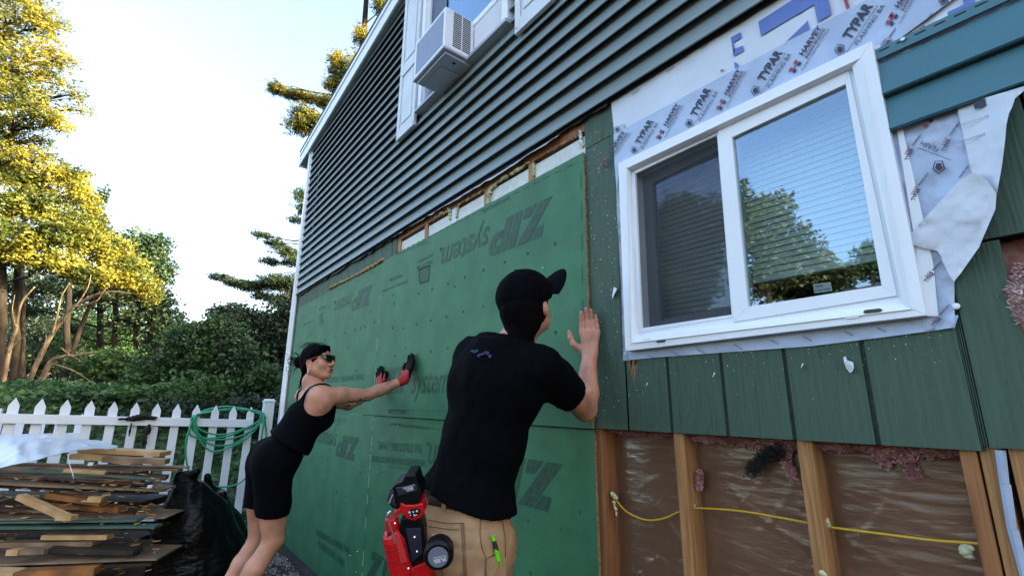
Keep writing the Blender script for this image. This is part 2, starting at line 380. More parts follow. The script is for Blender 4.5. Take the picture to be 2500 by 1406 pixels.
# below the window
gxs = [XP+.004]+[Wp(*p)[0] for p in ((1527, 980), (1636, 980), (1770, 980), (1929, 980), (2122, 950))]+[Wp(2362, 900)[0]]
zb = Wp(1600, 875)[1]-.015
boards(mb, [gxs[1]-.0]+gxs[2:], 1.35, 1.69, gw=.012); mb.box(gxs[0], gxs[1]-.006, 0.0002, .0122, 1.35, 1.75)
XH = Wp(2452, 640)[0]
gr = gxs[-1]
mb.box(gr+.008, XH, 0, .012, 1.358, 1.815); mb.box(gr-.008, gr+.008, .008, .013, 1.36, 2.8, 1)
for q in (-.004, 0, .004): mb.box(gr+q-.0008, gr+q+.0008, .003, .008, 1.36, 2.3, 0)
for a, b in ((gr+.008, -.02), (-.014, .18), (.186, .38), (.39, .6), (.606, XR)): mb.box(a, b, .0, .012, 1.822, 2.2)
mb.box(-.3, XR, .0005, .0124, 2.2, 2.8); mb.box(-1.2, -.3, .0005, .0124, 2.4, 2.83)
mb.box(.35, XR, 0, .012, 1.36, 1.815)
ply = mb.build('plywood_siding', M_t111, H, mats=[M_groove])
# bare wood where paint has peeled, chips and paper scraps
mb = MB(); rr = random.Random(5)
def patch_px(mb, pts, y, m=0):
    mb.add([(Wp(*p, y)[0], y, Wp(*p, y)[1]) for p in pts], [tuple(range(len(pts)))], m)
for j in range(26):
    px = rr.uniform(1534, 1556); t = px/1545; w0 = rr.uniform(.8, 2.6); l = rr.uniform(12, 78)*(1-abs(px-1545)/15)+4
    patch_px(mb, [(px, 880-rr.uniform(0, 3)), (px+w0, 880), (px+w0*.7, 880+l*.6), (px+w0*.4, 880+l), (px-.3, 880+l*.5)], -.0012)
for (a, b, yy) in ((1800, 1860, 857), (1925, 1960, 846), (2105, 2180, 826), (1640, 1660, 866)):
    for j in range(20):
        px = rr.uniform(a, b); l = rr.uniform(1, 9); y0p = yy-(px-a)*.09; w0 = rr.uniform(1, 4)
        patch_px(mb, [(px, y0p), (px+w0, y0p-.3), (px+w0*.6, y0p+l*.6), (px+.3*w0, y0p+l)], -.0012)
o = mb.build('peeled_paint', mat('bare_plywood', (.36, .19, .09), .85, var=.35, vscale=60, stretch=(6, 1, 1)), H); o['kind'] = 'stuff'
mb = MB()
for j in range(330):
    if rr.random() < .62: px, py = rr.uniform(1430, 1510), rr.uniform(320, 1030)
    else: px, py = rr.uniform(1530, 2330), 0
    if py == 0: py = 875-(px-1530)*.1+abs(rr.gauss(0, 55))
    if py > 1040: continue
    s = rr.uniform(.5, 1.6)*(1.6 if rr.random() < .08 else 1); q = rr.uniform(1.0, 2.6)
    patch_px(mb, [(px, py), (px+s, py+s*.3), (px+s*.7, py+s*q), (px-s*.3, py+s*q*.7)], -.0014)
o = mb.build('paint_chips', mat('chipped_primer', (.50, .53, .54), .8), H); o['kind'] = 'stuff'
mb = MB()
for j in range(230):                   # nail holes, checks and scratches in the old paint
    px, py = (rr.uniform(1535, 2480), 0) if rr.random() < .75 else (rr.uniform(1432, 1505), rr.uniform(300, 1030))
    if py == 0: py = rr.uniform(865-(px-1530)*.09, 1055)
    if px > 2330: py = rr.uniform(700, 1060)
    w0 = rr.uniform(.5, 1.1); l = rr.uniform(1, 3) if rr.random() < .6 else rr.uniform(5, 22); dx = (px-1400)/5000*l
    patch_px(mb, [(px, py), (px+w0, py), (px+w0+dx, py+l), (px+dx, py+l)], -.0013)
o = mb.build('wood_checks', M_groove, H); o['kind'] = 'stuff'
mb = MB()
P = [(2060, 872), (2068, 870), (2073, 880), (2084, 884), (2088, 898), (2085, 908), (2076, 910), (2070, 900), (2066, 886)]
mb.add([(Wp(*p)[0], -.004-.012*(i % 3)/2, Wp(*p)[1]) for i, p in enumerate(P)], [tuple(range(9))])
for (cx, cy, s) in ((1503, 715, 9), (1962, 893, 4), (1747, 915, 4), (1584, 938, 3)):
    mb.add([(Wp(cx+a*s, cy+b*s)[0], -.003-.004*k, Wp(cx+a*s, cy+b*s)[1]) for k, (a, b) in enumerate(((-.8, .6), (-.2, -1.6), (.9, -1), (.3, .5), (-.1, 1.8)))], [(0, 1, 2, 3, 4)])
mb.build('paper_scrap', mat('torn_white_paper', (.7, .73, .78), .8), H)
mb = MB(); x, zc = Wp(2337, 749); mb.tube([(x, .002, zc), (x, -.012, zc), (x, -.014, zc)], [.002, .0075, .005], 12)
mb.build('nail_cap', M_white, H)

# open strip above the sheathing: blocks of white foam between stud ends
mb = MB(); mb.box(XA+.002, XP, .002, .09, 2.70, 2.775); mb.build('rim_board', M_woodr, H)
def px_x(px, py, y=0): return Wp(px, py, y)[0]
cuts = [(XA+.004, px_x(978, 590)), (px_x(1036, 560), px_x(1043, 560)), (px_x(1102, 510), px_x(1113, 510)), (px_x(1181, 475), px_x(1190, 475)), (px_x(1289, 420), px_x(1302, 420))]
for i, (a, b) in enumerate(cuts):
    mb = MB(); mb.box(a, b, .004, .09, 2.5, 2.699); mb.build('stud_end', M_wood if i != 2 else M_wrap, H)
edges = [c for ab in cuts for c in ab][1:]+[XP-.001]
for i in range(0, len(edges), 2):
    mb = MB(); mb.box(edges[i], edges[i+1], .012, .06, 2.5, 2.68); mb.build('foam_block', M_foamw, H, bevel=.003)
def bead(name, pts, r, m, n, seed=0, jit=.6, parent=H, y=0):
    mb = MB(); q = random.Random(seed)
    for i in range(n):
        t = i/(n-1)*(len(pts)-1); k = min(int(t), len(pts)-2); f = t-k
        p = np.array(pts[k])*(1-f)+np.array(pts[k+1])*f; s = r*q.uniform(.55, 1.35)
        c = (p[0]+q.uniform(-jit, jit)*r, p[1]+q.uniform(-.3, .3)*r, p[2]+q.uniform(-jit, jit)*r)
        V, F = blob(c, (s*q.uniform(.8, 1.5), s, s*q.uniform(.8, 1.2)), .35, 2.2, seed+i, 2); mb.add(V, F)
    return mb.build(name, m, parent, smooth=True)
def P3(px, py, y): x, z = Wp(px, py, y); return (x, y, z)
bead('foam_bead', [P3(803, 704, -.01), P3(870, 672, -.01), P3(938, 633, -.01)], .011, M_foamo, 60, 1)
bead('spray_foam', [P3(1192, 495, .0), P3(1196, 462, .0), P3(1222, 440, .0), P3(1250, 424, .0), P3(1290, 398, .0)], .010, M_foamy, 38, 2)
bead('spray_foam', [P3(1302, 395, .005), P3(1303, 430, .005)], .006, M_foamy, 12, 3)
bead('spray_foam', [P3(1114, 530, .005), P3(1120, 500, .005), P3(1180, 465, .005)], .007, M_foamy, 26, 4)
bead('spray_foam', [P3(1062, 532, .005), P3(1098, 512, .005), P3(1100, 535, .005)], .011, M_foamy, 22, 5)
bead('spray_foam', [P3(1305, 390, .006), P3(1416, 330, .006)], .004, M_foamy, 22, 6)
bead('spray_foam', [P3(1416, 318, .006), P3(1421, 358, .006)], .008, M_foamw, 14, 7)
bead('spray_foam', [P3(978, 575, .006), P3(1040, 545, .006)], .005, M_foamy, 20, 8)

# ------------------------------------------------------------------ sheathing
XS = Wp(920, 900)[0]; XE = Wp(1455, 1200)[0]; XC = XL+.09; ZU = 2.583
def panel(name, x0, x1, z0, z1, parent, y=-.0005, **k):
    m = MB(); m.box(x0, x1, y, y+.0105, z0, z1)
    return m.build(name, M_zip, parent, mats=[M_osb], **k)
pl1 = panel('sheathing_panel', XC, XS-.003, 0.0, ZT-.002, H)
pl2 = panel('sheathing_panel', XS+.003, XE, -.12, ZT-.003, H)
pl3 = panel('sheathing_panel', XC, XS-.003, ZT+.002, ZU, H)
PN = thing('sheathing_panel', 'large green sheathing panel that two people press against the wall, upside down logo on top', 'sheathing panel', (-2.4, -.01, ZT+.002))
YP = -.0125
mb = MB(); mb.box(XS+.003, XP, YP, YP+.0118, ZT+.003, ZU)
face = mb.build('board', M_zip, PN)
mb = MB(); rr = random.Random(8)
for j in range(120):                    # ragged strand edge of the sheet
    z0 = ZT+.003+j*(ZU-ZT-.006)/120; z1 = z0+(ZU-ZT-.006)/120
    mb.box(XP+.0003, XP+.0012+rr.uniform(0, .0035), YP+rr.uniform(-.0008, .001), YP+.0115, z0, z1)
mb.build('board_edge', M_osb, PN)
mb = MB()
for j in range(90):
    z0 = -.12+j*(ZT+.1)/90; mb.box(XE+.0003, XE+.001+rr.uniform(0, .003), rr.uniform(-.001, .0005), .0095, z0, z0+(ZT+.1)/90)
mb.build('board_edge', M_osb, H)

LOGO = [  # heavy slanted letters, unit cap height
    [(0, 0), (.50, 0), (1.49, 1), (1.02, 1)],
    [(.47, 1), (.95, 1), (.66, .70), (.36, .70)],
    [(.60, 0), (1.12, 0), (1.23, .30), (.90, .30)],
    [(1.22, 0), (1.56, 0), (1.93, 1), (1.59, 1)],
    [(1.64, 0), (1.97, 0), (2.34, 1), (2.01, 1)],
    [(2.12, .33), (2.42, .33), (2.68, .45), (2.85, .72), (2.82, .92), (2.66, 1), (2.40, 1), (2.31, .76), (2.52, .76), (2.50, .60), (2.40, .56), (2.21, .56)]]
def logo(parent, A, d, h=.187, y=-.002, mt=M_ink, system=True, wscale=1.0, zipl=True):
    """A = foot of the Z in (x, z); d = +1 upright, -1 upside down"""
    mb = MB(); A = np.array(A)
    if zipl:
        for pg in LOGO: mb.add([(A[0]+d*h*u*wscale, y, A[1]+d*h*v) for u, v in pg], [tuple(range(len(pg)))])
    if system:
        B = A+np.array([d*h*2.80*wscale, 0]); C = A+np.array([d*h*5.66*wscale, 0])
        lay_text(mb, 'system', B, C, B+np.array([0, d*h*.83]), y, .012, .28)
        k = A+np.array([d*h*5.8*wscale, 0]); mb.tube([(k[0]+.012*cos(a), y, k[1]+.012*sin(a)) for a in np.linspace(0, 2*pi, 12)[:-1]], .0016, 4, closed=True)
    return mb.build('printed_logo', mt, parent)
logo(PN, Wp(1349, 478, YP), -1, y=YP-.0016)
logo(PN, Wp(935, 961, YP), 1, y=YP-.0016, wscale=.88)
logo(H, Wp(912, 692), -1, h=.175, wscale=.98)
logo(H, Wp(878, 1068), -1, h=.185)
logo(H, Wp(1375, 1132), -1, h=.205)
a = Wp(640, 1285); logo(H, (a[0], a[1]), 1, h=.20, wscale=.8)
a = Wp(893, 1408); logo(H, (a[0], a[1]), 1, h=.19)
def print_lines(parent, y, items, mt=M_ink2, name='printed_text'):
    for s, a, b, c, bold in items: mb = MB(); text_px(mb, s, a, b, c, y, bold); mb.build(name, mt, parent)
y1 = YP-.0016
print_lines(PN, y1, [
    ('30', (1045, 652), (1025, 661), (1044, 686), .04), ('YEAR SYSTEM', (1057, 633), (1018, 650), (1056, 643), .01), ('LIMITED WARRANTY', (1058, 618), (1019, 636), (1057, 626), .0),
    ('FOILSYSTEM', (983, 668), (952, 680), (982, 676), .01), ('Join the revolution', (996, 683), (934, 708), (995, 691), .01),
    ('TAPE THE TAPE', (1247, 478), (1178, 513), (1247, 486), .01), ('TAPE THE SEAM', (1044, 585), (966, 617), (1044, 592), .01)])
def boxed(parent, y, pts):
    mb = MB(); q = [(Wp(*p, y)[0], y, Wp(*p, y)[1]) for p in pts]; mb.tube(q, .004, 4, closed=True); mb.build('printed_frame', M_ink2, parent)
boxed(PN, y1, [(1049, 648), (1023, 659), (1025, 691), (1046, 685)])
mb = MB(); bx = [(x, z) for x, z in ()]
print_lines(PN, y1, [('ROLL THE TAPE', (948, 1008), (991, 1010), (948, 999), .01), ('INSTALLATION SIDE', (1262, 889), (1356, 900), (1262, 873), .03)])
print_lines(H, -.002, [
    ('POWERED BY PERFORMANCE', (1048, 1040), (950, 1030), (1048, 1050), .005),
    ('7/16 STRUCTURAL 1 PANEL', (1030, 1084), (922, 1078), (1030, 1106), .02), ('WATER-RESISTIVE & AIR BARRIER PANEL', (1040, 1122), (908, 1112), (1040, 1140), .015),
    ('NOTICE 1 2 3', (1000, 1142), (950, 1135), (1000, 1149), .0),
    ('30', (790, 762), (780, 767), (790, 788), .04), ('YEAR SYSTEM', (796, 744), (777, 752), (796, 752), .0), ('Join the revolution', (766, 780), (742, 790), (766, 786), .0),
    ('EXTERIOR 1 SHEATHING PANEL', (800, 934), (890, 926), (800, 922), .01), ('TAPE SEAMS', (800, 1008), (858, 1005), (800, 1000), .0), ('PANEL EDGE', (800, 1030), (845, 1029), (800, 1021), .0),
    ('WATER-RESISTIVE 1 AIR BARRIER PANEL', (770, 1304), (853, 1352), (772, 1291), .015), ('7/16 STRUCTURAL 1 PANEL', (774, 1331), (841, 1384), (777, 1317), .02)])
mb = MB()
def dashes(y, a, b, n, du=.55, hw=.0022):
    A, B = np.array(Wp(*a, y)), np.array(Wp(*b, y)); d = (B-A)/n; nn = np.array([-d[1], d[0]])/np.linalg.norm(d)*hw; out = []
    for i in range(n):
        p, q = A+d*i, A+d*(i+du); out.append([(r[0], y, r[1]) for r in (p-nn, q-nn, q+nn, p+nn)])
    return out
def add_dashes(parent, y, sets):
    mb = MB()
    for a, b, n in sets:
        for V in dashes(y, a, b, n): mb.add(V, [(0, 1, 2, 3)])
    mb.build('dashed_line', M_ink2, parent)
add_dashes(PN, y1, [((950, 627), (1412, 394), 26), ((932, 1000), (1095, 1003), 14), ((1418, 420), (1424, 900), 6)])
add_dashes(H, -.002, [((760, 738), (925, 660), 18), ((925, 1032), (1080, 1048), 14), ((785, 1033), (900, 1036), 9), ((905, 1050), (888, 1370), 9)])
def marks(parent, y, pts, mt=M_ink2):
    mb = MB()
    for i, (px, py) in enumerate(pts):
        x, z = Wp(px, py, y); k = i % 3
        if k: mb.tube([(x+.0055*cos(a), y, z+.0085*sin(a)) for a in np.linspace(0, 2*pi, 9)[:-1]], .0012, 4, closed=True)
        else: mb.tube([(x-.006, y, z-.007), (x+.006, y, z-.007), (x+.006, y, z+.007), (x-.006, y, z+.007)], .0012, 4, closed=True)
    mb.build('fastener_mark', mt, parent)
marks(PN, y1, [(1355, 595), (1288, 619), (1232, 640), (1180, 660), (1135, 677), (1093, 692), (1055, 706), (1021, 717), (962, 741), (1356, 812), (1180, 748), (1131, 761), (1089, 773), (1051, 782), (1017, 792), (985, 801), (1240, 735), (1093, 850), (1052, 858), (1018, 866), (960, 720), (958, 800), (990, 850), (965, 868), (1085, 930), (1098, 925), (1110, 700)])
marks(H, -.002, [(x, int(y)) for x, y in [(770+i*24, 838-i*8.4) for i in range(7)]+[(850, 850), (880, 800), (905, 760), (870, 905), (840, 1130), (862, 1140), (880, 1153), (800, 1170), (822, 1200), (845, 1212), (905, 1215), (1290, 1270), (1370, 1292), (1415, 1250), (1295, 1398), (740, 850), (760, 815), (800, 1120), (905, 1090)]])
# the pale fibre line down the seam and pale bits along the level joint
mb = MB(); rr = random.Random(4); z = .0
while z < ZU:
    l = rr.uniform(.01, .12)
    if abs(z-ZT) > .02 and rr.random() < .8: w0 = rr.uniform(.0022, .0052); mb.box(XS-.0025+rr.uniform(0, .002), XS-.0025+w0+.002, -.0022 if z < ZT else -.0135, .004, z, min(z+l, ZU))
    z += l+rr.uniform(.002, .05)
for j in range(14): x = XS-.02-rr.uniform(0, 1.5); mb.box(x, x+rr.uniform(.02, .12), -.001, .004, ZT-.0012, ZT+.0012)
mb.build('seam_fibres', mat('pale_fibre', (.42, .42, .30), .9), H)
mb = MB()
for (px, py) in ((1182, 940), (934, 940), (1025, 1160), (972, 1040), (1360, 880), (920, 1152), (870, 1395), (855, 1355), (1350, 700), (1330, 655), (873, 1345)):
    x, z = Wp(px, py, -.003); V, F = blob((x, -.004 if px < 925 or py > 1010 else -.016, z), .004, .3, 2, px, 1); mb.add(V, F)
o = mb.build('foam_speck', M_foamw, H); o['kind'] = 'stuff'
mb = MB(); rr = random.Random(77)
for j in range(46):                    # pale scuffs and scratches on the sheets
    if j < 16: px, py, a = rr.uniform(1365, 1385), rr.uniform(415, 460), rr.uniform(1.9, 2.3); l = rr.uniform(3, 16)
    else: px, py, a = rr.uniform(770, 1420), rr.uniform(700, 1000), rr.uniform(0, 3.1); l = rr.uniform(2, 9)
    y_ = YP-.0012 if px > 945 else -.0016; w0 = rr.uniform(.2, .5); c_, s_ = cos(a), sin(a)
    patch_px(mb, [(px, py), (px+l*c_, py+l*s_), (px+l*c_-w0*s_, py+l*s_+w0*c_), (px-w0*s_, py+w0*c_)], y_)
o = mb.build('scuff_marks', mat('pale_scuff', (.12, .30, .20), .9), H); o['kind'] = 'stuff'
# foundation
mb = MB(); mb.box(XL, XR, .012, .11, -.4, .0); mb.box(XL, XR, .002, .11, -.4, -.13); mb.build('foundation', mat('concrete_dark', (.05, .048, .045), .9, var=.3, vscale=8, bump=.004, bscale=30), H)

# ------------------------------------------------------------------ open framing to the right
def stud(x0, w0=.038, m=M_wood, z0=-.3, z1=1.5, y0=.0135, y1=.102, label=None):
    mb = MB(); mb.box(x0, x0+w0, y0, y1, z0, z1); return mb.build('stud', m, H, bevel=.0018, label=label)
stud(-1.363, .041, M_woodr, label='red brown stud beside the sheathing edge')
stud(px_x(1640, 1080)); stud(px_x(1942, 1095)); stud(px_x(2338, 1105), .03, M_woodr); stud(px_x(2338, 1105)+.034, .036)
stud(px_x(2455, 1120)+.005, .038); stud(.30); stud(.706); stud(1.11)
mb = MB(); mb.box(XE+.01, XR, .0135, .10, -.32, -.28); mb.box(XE+.01, XR, .016, .10, 1.50, 1.54); mb.build('wall_plate', M_wood, H)
mb = MB()                              # film, bulging between studs
xs = np.linspace(-1.322, 1.5, 300); zs = np.linspace(-.3, 1.318, 190); X, Z = np.meshgrid(xs, zs, indexing='ij')
st = np.array([-1.322, px_x(1640, 1080)+.02, px_x(1942, 1095)+.02, px_x(2338, 1105)+.03, .32, .72, 1.13, 1.5])
ph = np.zeros_like(X)
for a, b in zip(st[:-1], st[1:]): ph += np.where((X >= a) & (X <= b), np.sin(np.clip((X-a)/(b-a), 0, 1)*pi), 0)
Pn = np.stack([X, Z*1.0, np.zeros_like(X)], -1); ridge = 1-np.abs(vnoise(Pn*np.array([1, 2.6, 1])+np.array([0, X.mean(), 0]), 3.1, 5)); r2 = 1-np.abs(vnoise(np.stack([X+Z*.5, Z*2.5-X*.6, 0*X], -1), 7, 8))
r3 = 1-np.abs(vnoise(np.stack([X*1.3+Z*.2, Z*4.5-X*1.1, 0*X], -1), 6.3, 18)); r4 = 1-np.abs(vnoise(np.stack([X+3, Z*3+X*.8, 0*X], -1), 4.3, 28))
Y = .099-.012*ph**.7+.0015*vnoise(Pn, 9, 2)
id2 = np.arange(X.size).reshape(X.shape)
Ff = np.stack([id2[:-1, :-1], id2[1:, :-1], id2[1:, 1:], id2[:-1, 1:]], -1).reshape(-1, 4)
mk('paper_backing', np.stack([X, Y, Z], -1).reshape(-1, 3), Ff, M_film, H, smooth=True)
cr_h = np.zeros_like(X); rc = random.Random(17)   # long thin creases fanning from the staples
for i in range(52):
    k = rc.randrange(3); x0, x1 = st[k]+.02, st[k+1]-.02; cx, cz = rc.uniform(x0, x1), rc.uniform(.55, 1.30); a = rc.gauss(-.12, .28) if rc.random() < .75 else rc.uniform(.6, 1.3); Lc = rc.uniform(.05, .22); wc = rc.uniform(.0025, .006); bend = rc.uniform(-1.5, 1.5)
    u = (X-cx)*cos(a)+(Z-cz)*sin(a); v = -(X-cx)*sin(a)+(Z-cz)*cos(a)+bend*u*u; cr_h += rc.uniform(.4, 1)*np.exp(-(v/wc)**2)*np.exp(-(u/Lc)**4)
Y2 = .084-.014*ph**.7-.0045*np.minimum(cr_h, 1.4)+.002*vnoise(Pn, 5, 12)
mk('vapour_barrier', np.stack([X, Y2, Z], -1).reshape(-1, 3), Ff, M_poly, H, smooth=True)
def tuft(name, pts, r, m, n, seed, drop=0.0):
    """torn glass wool: fine fibres teased out round a small core"""
    q = np.random.default_rng(seed); P = np.array(pts, float); t = q.uniform(0, len(P)-1, n*150); k = np.minimum(t.astype(int), len(P)-2); f = (t-k)[:, None]
    C = P[k]*(1-f)+P[k+1]*f; wv = 1+.7*vnoise(C*np.array([1, 1, 1.])+seed, 26, seed % 50)
    C = C+q.normal(size=C.shape)*np.array([.8, .45, .8])*r*wv[:, None]*.8; C[:, 2] -= np.abs(q.normal(size=len(C)))*drop*wv
    V, F = fibre_quads(C, .0065 if r < .03 else .012, seed); return mk(name, V, F, m, H)
def fibre_quads(P, size, seed):
    r = np.random.default_rng(seed); n = len(P); a = r.normal(size=(n, 3)); a /= np.linalg.norm(a, axis=1)[:, None]; b = np.cross(a, r.normal(size=(n, 3))); b /= np.linalg.norm(b, axis=1)[:, None]+1e-9
    s = (size*r.uniform(.4, 1.4, n))[:, None]; V = np.empty((n, 4, 3)); V[:, 0] = P-a*s; V[:, 1] = P+b*s*.30; V[:, 2] = P+a*s; V[:, 3] = P-b*s*.30
    return V.reshape(-1, 3), np.arange(n*4, dtype=np.int64).reshape(n, 4)
y0 = .055
tuft('insulation_tuft', [(-1.32, y0, 1.345), (-.96, y0, 1.345)], .009, M_pink, 26, 31)
tuft('insulation_tuft', [(-.95, y0, 1.34), (-.60, y0, 1.342)], .011, M_pink, 30, 32, .006)
tuft('insulation_tuft', [(-.56, y0, 1.34), (-.25, y0, 1.348)], .010, M_pink, 26, 33, .006)
tuft('insulation_tuft', [P3(1925, 1085, y0), P3(1915, 1120, y0), P3(1935, 1160, y0)], .008, M_pink, 16, 34)
tuft('insulation_tuft', [P3(2150, 1100, y0), P3(2165, 1135, y0)], .006, M_pink, 10, 35)
tuft('insulation_tuft', [P3(2215, 1120, y0), P3(2235, 1160, y0)], .006, M_pink, 10, 36)
tuft('insulation_tuft', [P3(1708, 1155, y0), P3(1706, 1192, y0)], .008, M_pink, 10, 37)
tuft('burnt_insulation', [P3(1835, 1150, .03), P3(1860, 1120, .035), P3(1905, 1100, .04)], .016, mat('charred_fibre', (.012, .008, .008), .9, var=.5, vscale=60, bump=.005, bscale=80), 16, 38)
tuft('insulation_batt', [(-.055, .10, 1.78), (.02, .10, 1.6), (.1, .10, 1.45)], .05, M_pink, 40, 40)
tuft('insulation_batt', [P3(2500, 650, .02), P3(2488, 700, .0), P3(2482, 750, -.005), P3(2505, 790, 0)], .010, M_pinkw, 16, 41)
mb = MB(); mb.box(-1.32, 1.5, .103, .118, 1.25, 1.36); mb.build('cavity_fill', M_pink, H); mb = MB(); mb.box(-.13, .34, .06, .1, 1.36, 1.82); mb.build('cavity_fill', M_pink, H)
mb = MB(); q = [P3(2428, 1098, .004), P3(2440, 1180, .004), P3(2458, 1290, .004), P3(2490, 1406, .004), P3(2530, 1560, .004)]
for i, (a, b) in enumerate(zip(q[:-1], q[1:])):
    mb.add([a, (a[0]+.017, a[1]+.006, a[2]), (b[0]+.015, b[1]+.006, b[2]), b, (a[0]+.008, a[1]-.006, a[2]), (b[0]+.006, b[1]-.007, b[2])], [(0, 4, 5, 3), (4, 1, 2, 5)])
mb.build('sill_gasket', M_tape, H)

CB = thing('power_cable', 'yellow electrical cable threaded through holes in the bare wall studs', 'cable', (-.95, .05, .95))
mb = MB(); yb = .052
def curve(pts, n=16):
    P = [np.array(p, float) for p in pts]; out = []
    for i in range(len(P)-1):
        p0, p1, p2, p3 = P[max(i-1, 0)], P[i], P[i+1], P[min(i+2, len(P)-1)]
        for k in range(n):
            t = k/n; out.append(.5*((2*p1)+(-p0+p2)*t+(2*p0-5*p1+4*p2-p3)*t*t+(-p0+3*p1-3*p2+p3)*t**3))
    out.append(P[-1]); return out
mb.tube(curve([P3(1488, 1206, yb), P3(1502, 1218, yb-.01), P3(1530, 1248, yb-.012), P3(1575, 1268, yb-.012), P3(1620, 1265, yb-.005), P3(1665, 1246, yb), P3(1700, 1240, yb), P3(1800, 1246, yb-.006), P3(1900, 1262, yb), P3(1975, 1276, yb), P3(2020, 1285, yb), P3(2150, 1302, yb-.005), P3(2280, 1318, yb), P3(2365, 1324, yb), P3(2420, 1330, yb)]), .0034, 8)
mb.build('cable_sheath', M_cable, CB)
bead('spray_foam', [P3(1494, 1205, .03), P3(1503, 1214, .03)], .006, M_foamy, 8, 51, parent=H)
bead('spray_foam', [P3(1500, 1225, .03), P3(1505, 1255, .03)], .004, M_foamy, 8, 52)
bead('spray_foam', [P3(1693, 1233, .05), P3(1696, 1238, .05)], .004, M_foamy, 4, 53)
bead('spray_foam', [P3(2014, 1272, .05), P3(2018, 1276, .05)], .008, M_foamy, 5, 54)
bead('spray_foam', [P3(2362, 1340, .05), P3(2368, 1352, .05)], .010, M_foamy, 6, 55)
bead('spray_foam', [P3(2012, 1398, .02), P3(2020, 1394, .02)], .007, M_foamy, 4, 56)
mb = MB()                               # knots and nail holes on the studs
for (px, py, y, s) in ((1489, 1158, .03, .010), (1487, 1235, .03, .008), (1990, 1223, .05, .003), (1978, 1310, .05, .006), (1967, 1222, .0127, .003)):
    x, z = Wp(px, py, y)
# ------------------------------------------------------------------ lower window
def quad_bar(mb, pts, y, d, m=0):       # polygon of photo points on the plane y, d thick behind it
    mb.poly([(Wp(*p, y)[0], y, Wp(*p, y)[1]) for p in pts], (0, d, 0), m)
def ring(mb, O, I, y, d, m=0, yi=None):  # four mitred bars between two quads TL, TR, BR, BL
    yi = y if yi is None else yi
    for k in range(4):
        a, b = O[k], O[(k+1) % 4]; c, e = I[(k+1) % 4], I[k]
        P = [(Wp(*a, y)[0], y, Wp(*a, y)[1]), (Wp(*b, y)[0], y, Wp(*b, y)[1]), (Wp(*c, yi)[0], yi, Wp(*c, yi)[1]), (Wp(*e, yi)[0], yi, Wp(*e, yi)[1])]
        mb.poly(P, (0, d, 0), m)
WD = thing('sliding_window', 'white vinyl sliding window with closed blinds above green boards', 'window', (-.7, 0, 1.64))
CO = [(1509, 399), (2128, 100), (2262, 770), (1526, 857)]
CI = [(1537, 415), (2080, 163), (2205, 742), (1551, 820)]
mb = MB(); ring(mb, CO, [(1530, 411), (2100, 143), (2225, 755), (1541, 838)], -.040, .04)
ring(mb, [(1530, 411), (2100, 143), (2225, 755), (1541, 838)], CI, -.046, .045, yi=-.034)
mb.build('casing', M_white, WD, bevel=.0015)
mb = MB(); ring(mb, [(1535, 414), (2083, 160), (2208, 745), (1549, 822)], [(1547, 421), (2068, 176), (2190, 722), (1564, 804)], -.018, .07)
mb.build('frame', M_white, WD, bevel=.001)
mb = MB()
ring(mb, [(1752, 312), (2072, 172), (2190, 722), (1790, 786)], [(1787, 336), (2064, 206), (2152, 697), (1826, 749)], -.024, .035)
mb.build('sash', M_white, WD, bevel=.0012)
mb = MB(); quad_bar(mb, [(1787, 336), (2064, 206), (2152, 697), (1826, 749)], -.012, .003); mb.build('pane', M_glass, WD)
mb = MB(); quad_bar(mb, [(1787, 336), (1801, 330), (1842, 747), (1826, 749)], -.002, .01); mb.build('glazing_bead', mat('green_grey_rubber', (.12, .2, .18), .5), WD)
# recessed sash behind the screen on the left
mb = MB(); ring(mb, [(1540, 424), (1760, 322), (1790, 774), (1560, 812)], [(1550, 424), (1750, 330), (1786, 768), (1566, 801)], -.020, .012); mb.build('screen_frame', M_white, WD, bevel=.001)
mb = MB(); quad_bar(mb, [(1548, 423), (1751, 329), (1787, 769), (1565, 803)], -.008, .0006); mb.build('insect_screen', M_screen, WD)
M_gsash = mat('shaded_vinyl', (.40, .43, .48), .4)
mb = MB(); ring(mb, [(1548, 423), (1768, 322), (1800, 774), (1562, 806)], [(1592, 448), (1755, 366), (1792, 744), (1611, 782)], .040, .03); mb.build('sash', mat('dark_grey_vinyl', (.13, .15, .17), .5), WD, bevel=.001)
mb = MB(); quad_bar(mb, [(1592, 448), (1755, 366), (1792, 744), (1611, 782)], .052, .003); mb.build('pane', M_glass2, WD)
# weep hole covers and a label in the corner
mb = MB()
for (px, py, w0, h0) in ((2080, 773, 34, 8), (1579, 829, 19, 5)):
    mb.poly([(Wp(px+a*w0/2, py+b*h0/2-a*w0*.055, -.044)[0], -.044, Wp(px+a*w0/2, py+b*h0/2-a*w0*.055, -.044)[1]) for a, b in ((-1, -.4), (-.8, -1), (.8, -1), (1, -.4), (1, .4), (.8, 1), (-.8, 1), (-1, .4))], (0, .012, 0))
mb.build('weep_cover', M_white, WD)
mb = MB()
for (px, py, w0, h0) in ((2130, 759, 44, 9), (1612, 832, 20, 5)):
    mb.poly([(Wp(px+a*w0/2, py+b*h0/2-a*w0*.055, -.046)[0], -.046, Wp(px+a*w0/2, py+b*h0/2-a*w0*.055, -.046)[1]) for a, b in ((-1, -.4), (-.8, -1), (.8, -1), (1, -.4), (1, .4), (.8, 1), (-.8, 1), (-1, .4))], (0, .012, 0))
mb.build('weep_slot', mat('grimy_slot', (.05, .045, .03), .7), WD)
mb = MB(); quad_bar(mb, [(1985, 694), (2028, 688), (2032, 710), (1988, 716)], -.0125, .0004); lb = mb.build('window_label', mat('paper_label', (.16, .20, .20), .7), WD)
print_lines(lb, -.0128, [('Quality', (1989, 702), (2010, 699), (1989, 696), .02), ('by Glass Company', (1990, 712), (2028, 706), (1990, 707), .02)], mt=M_navy)
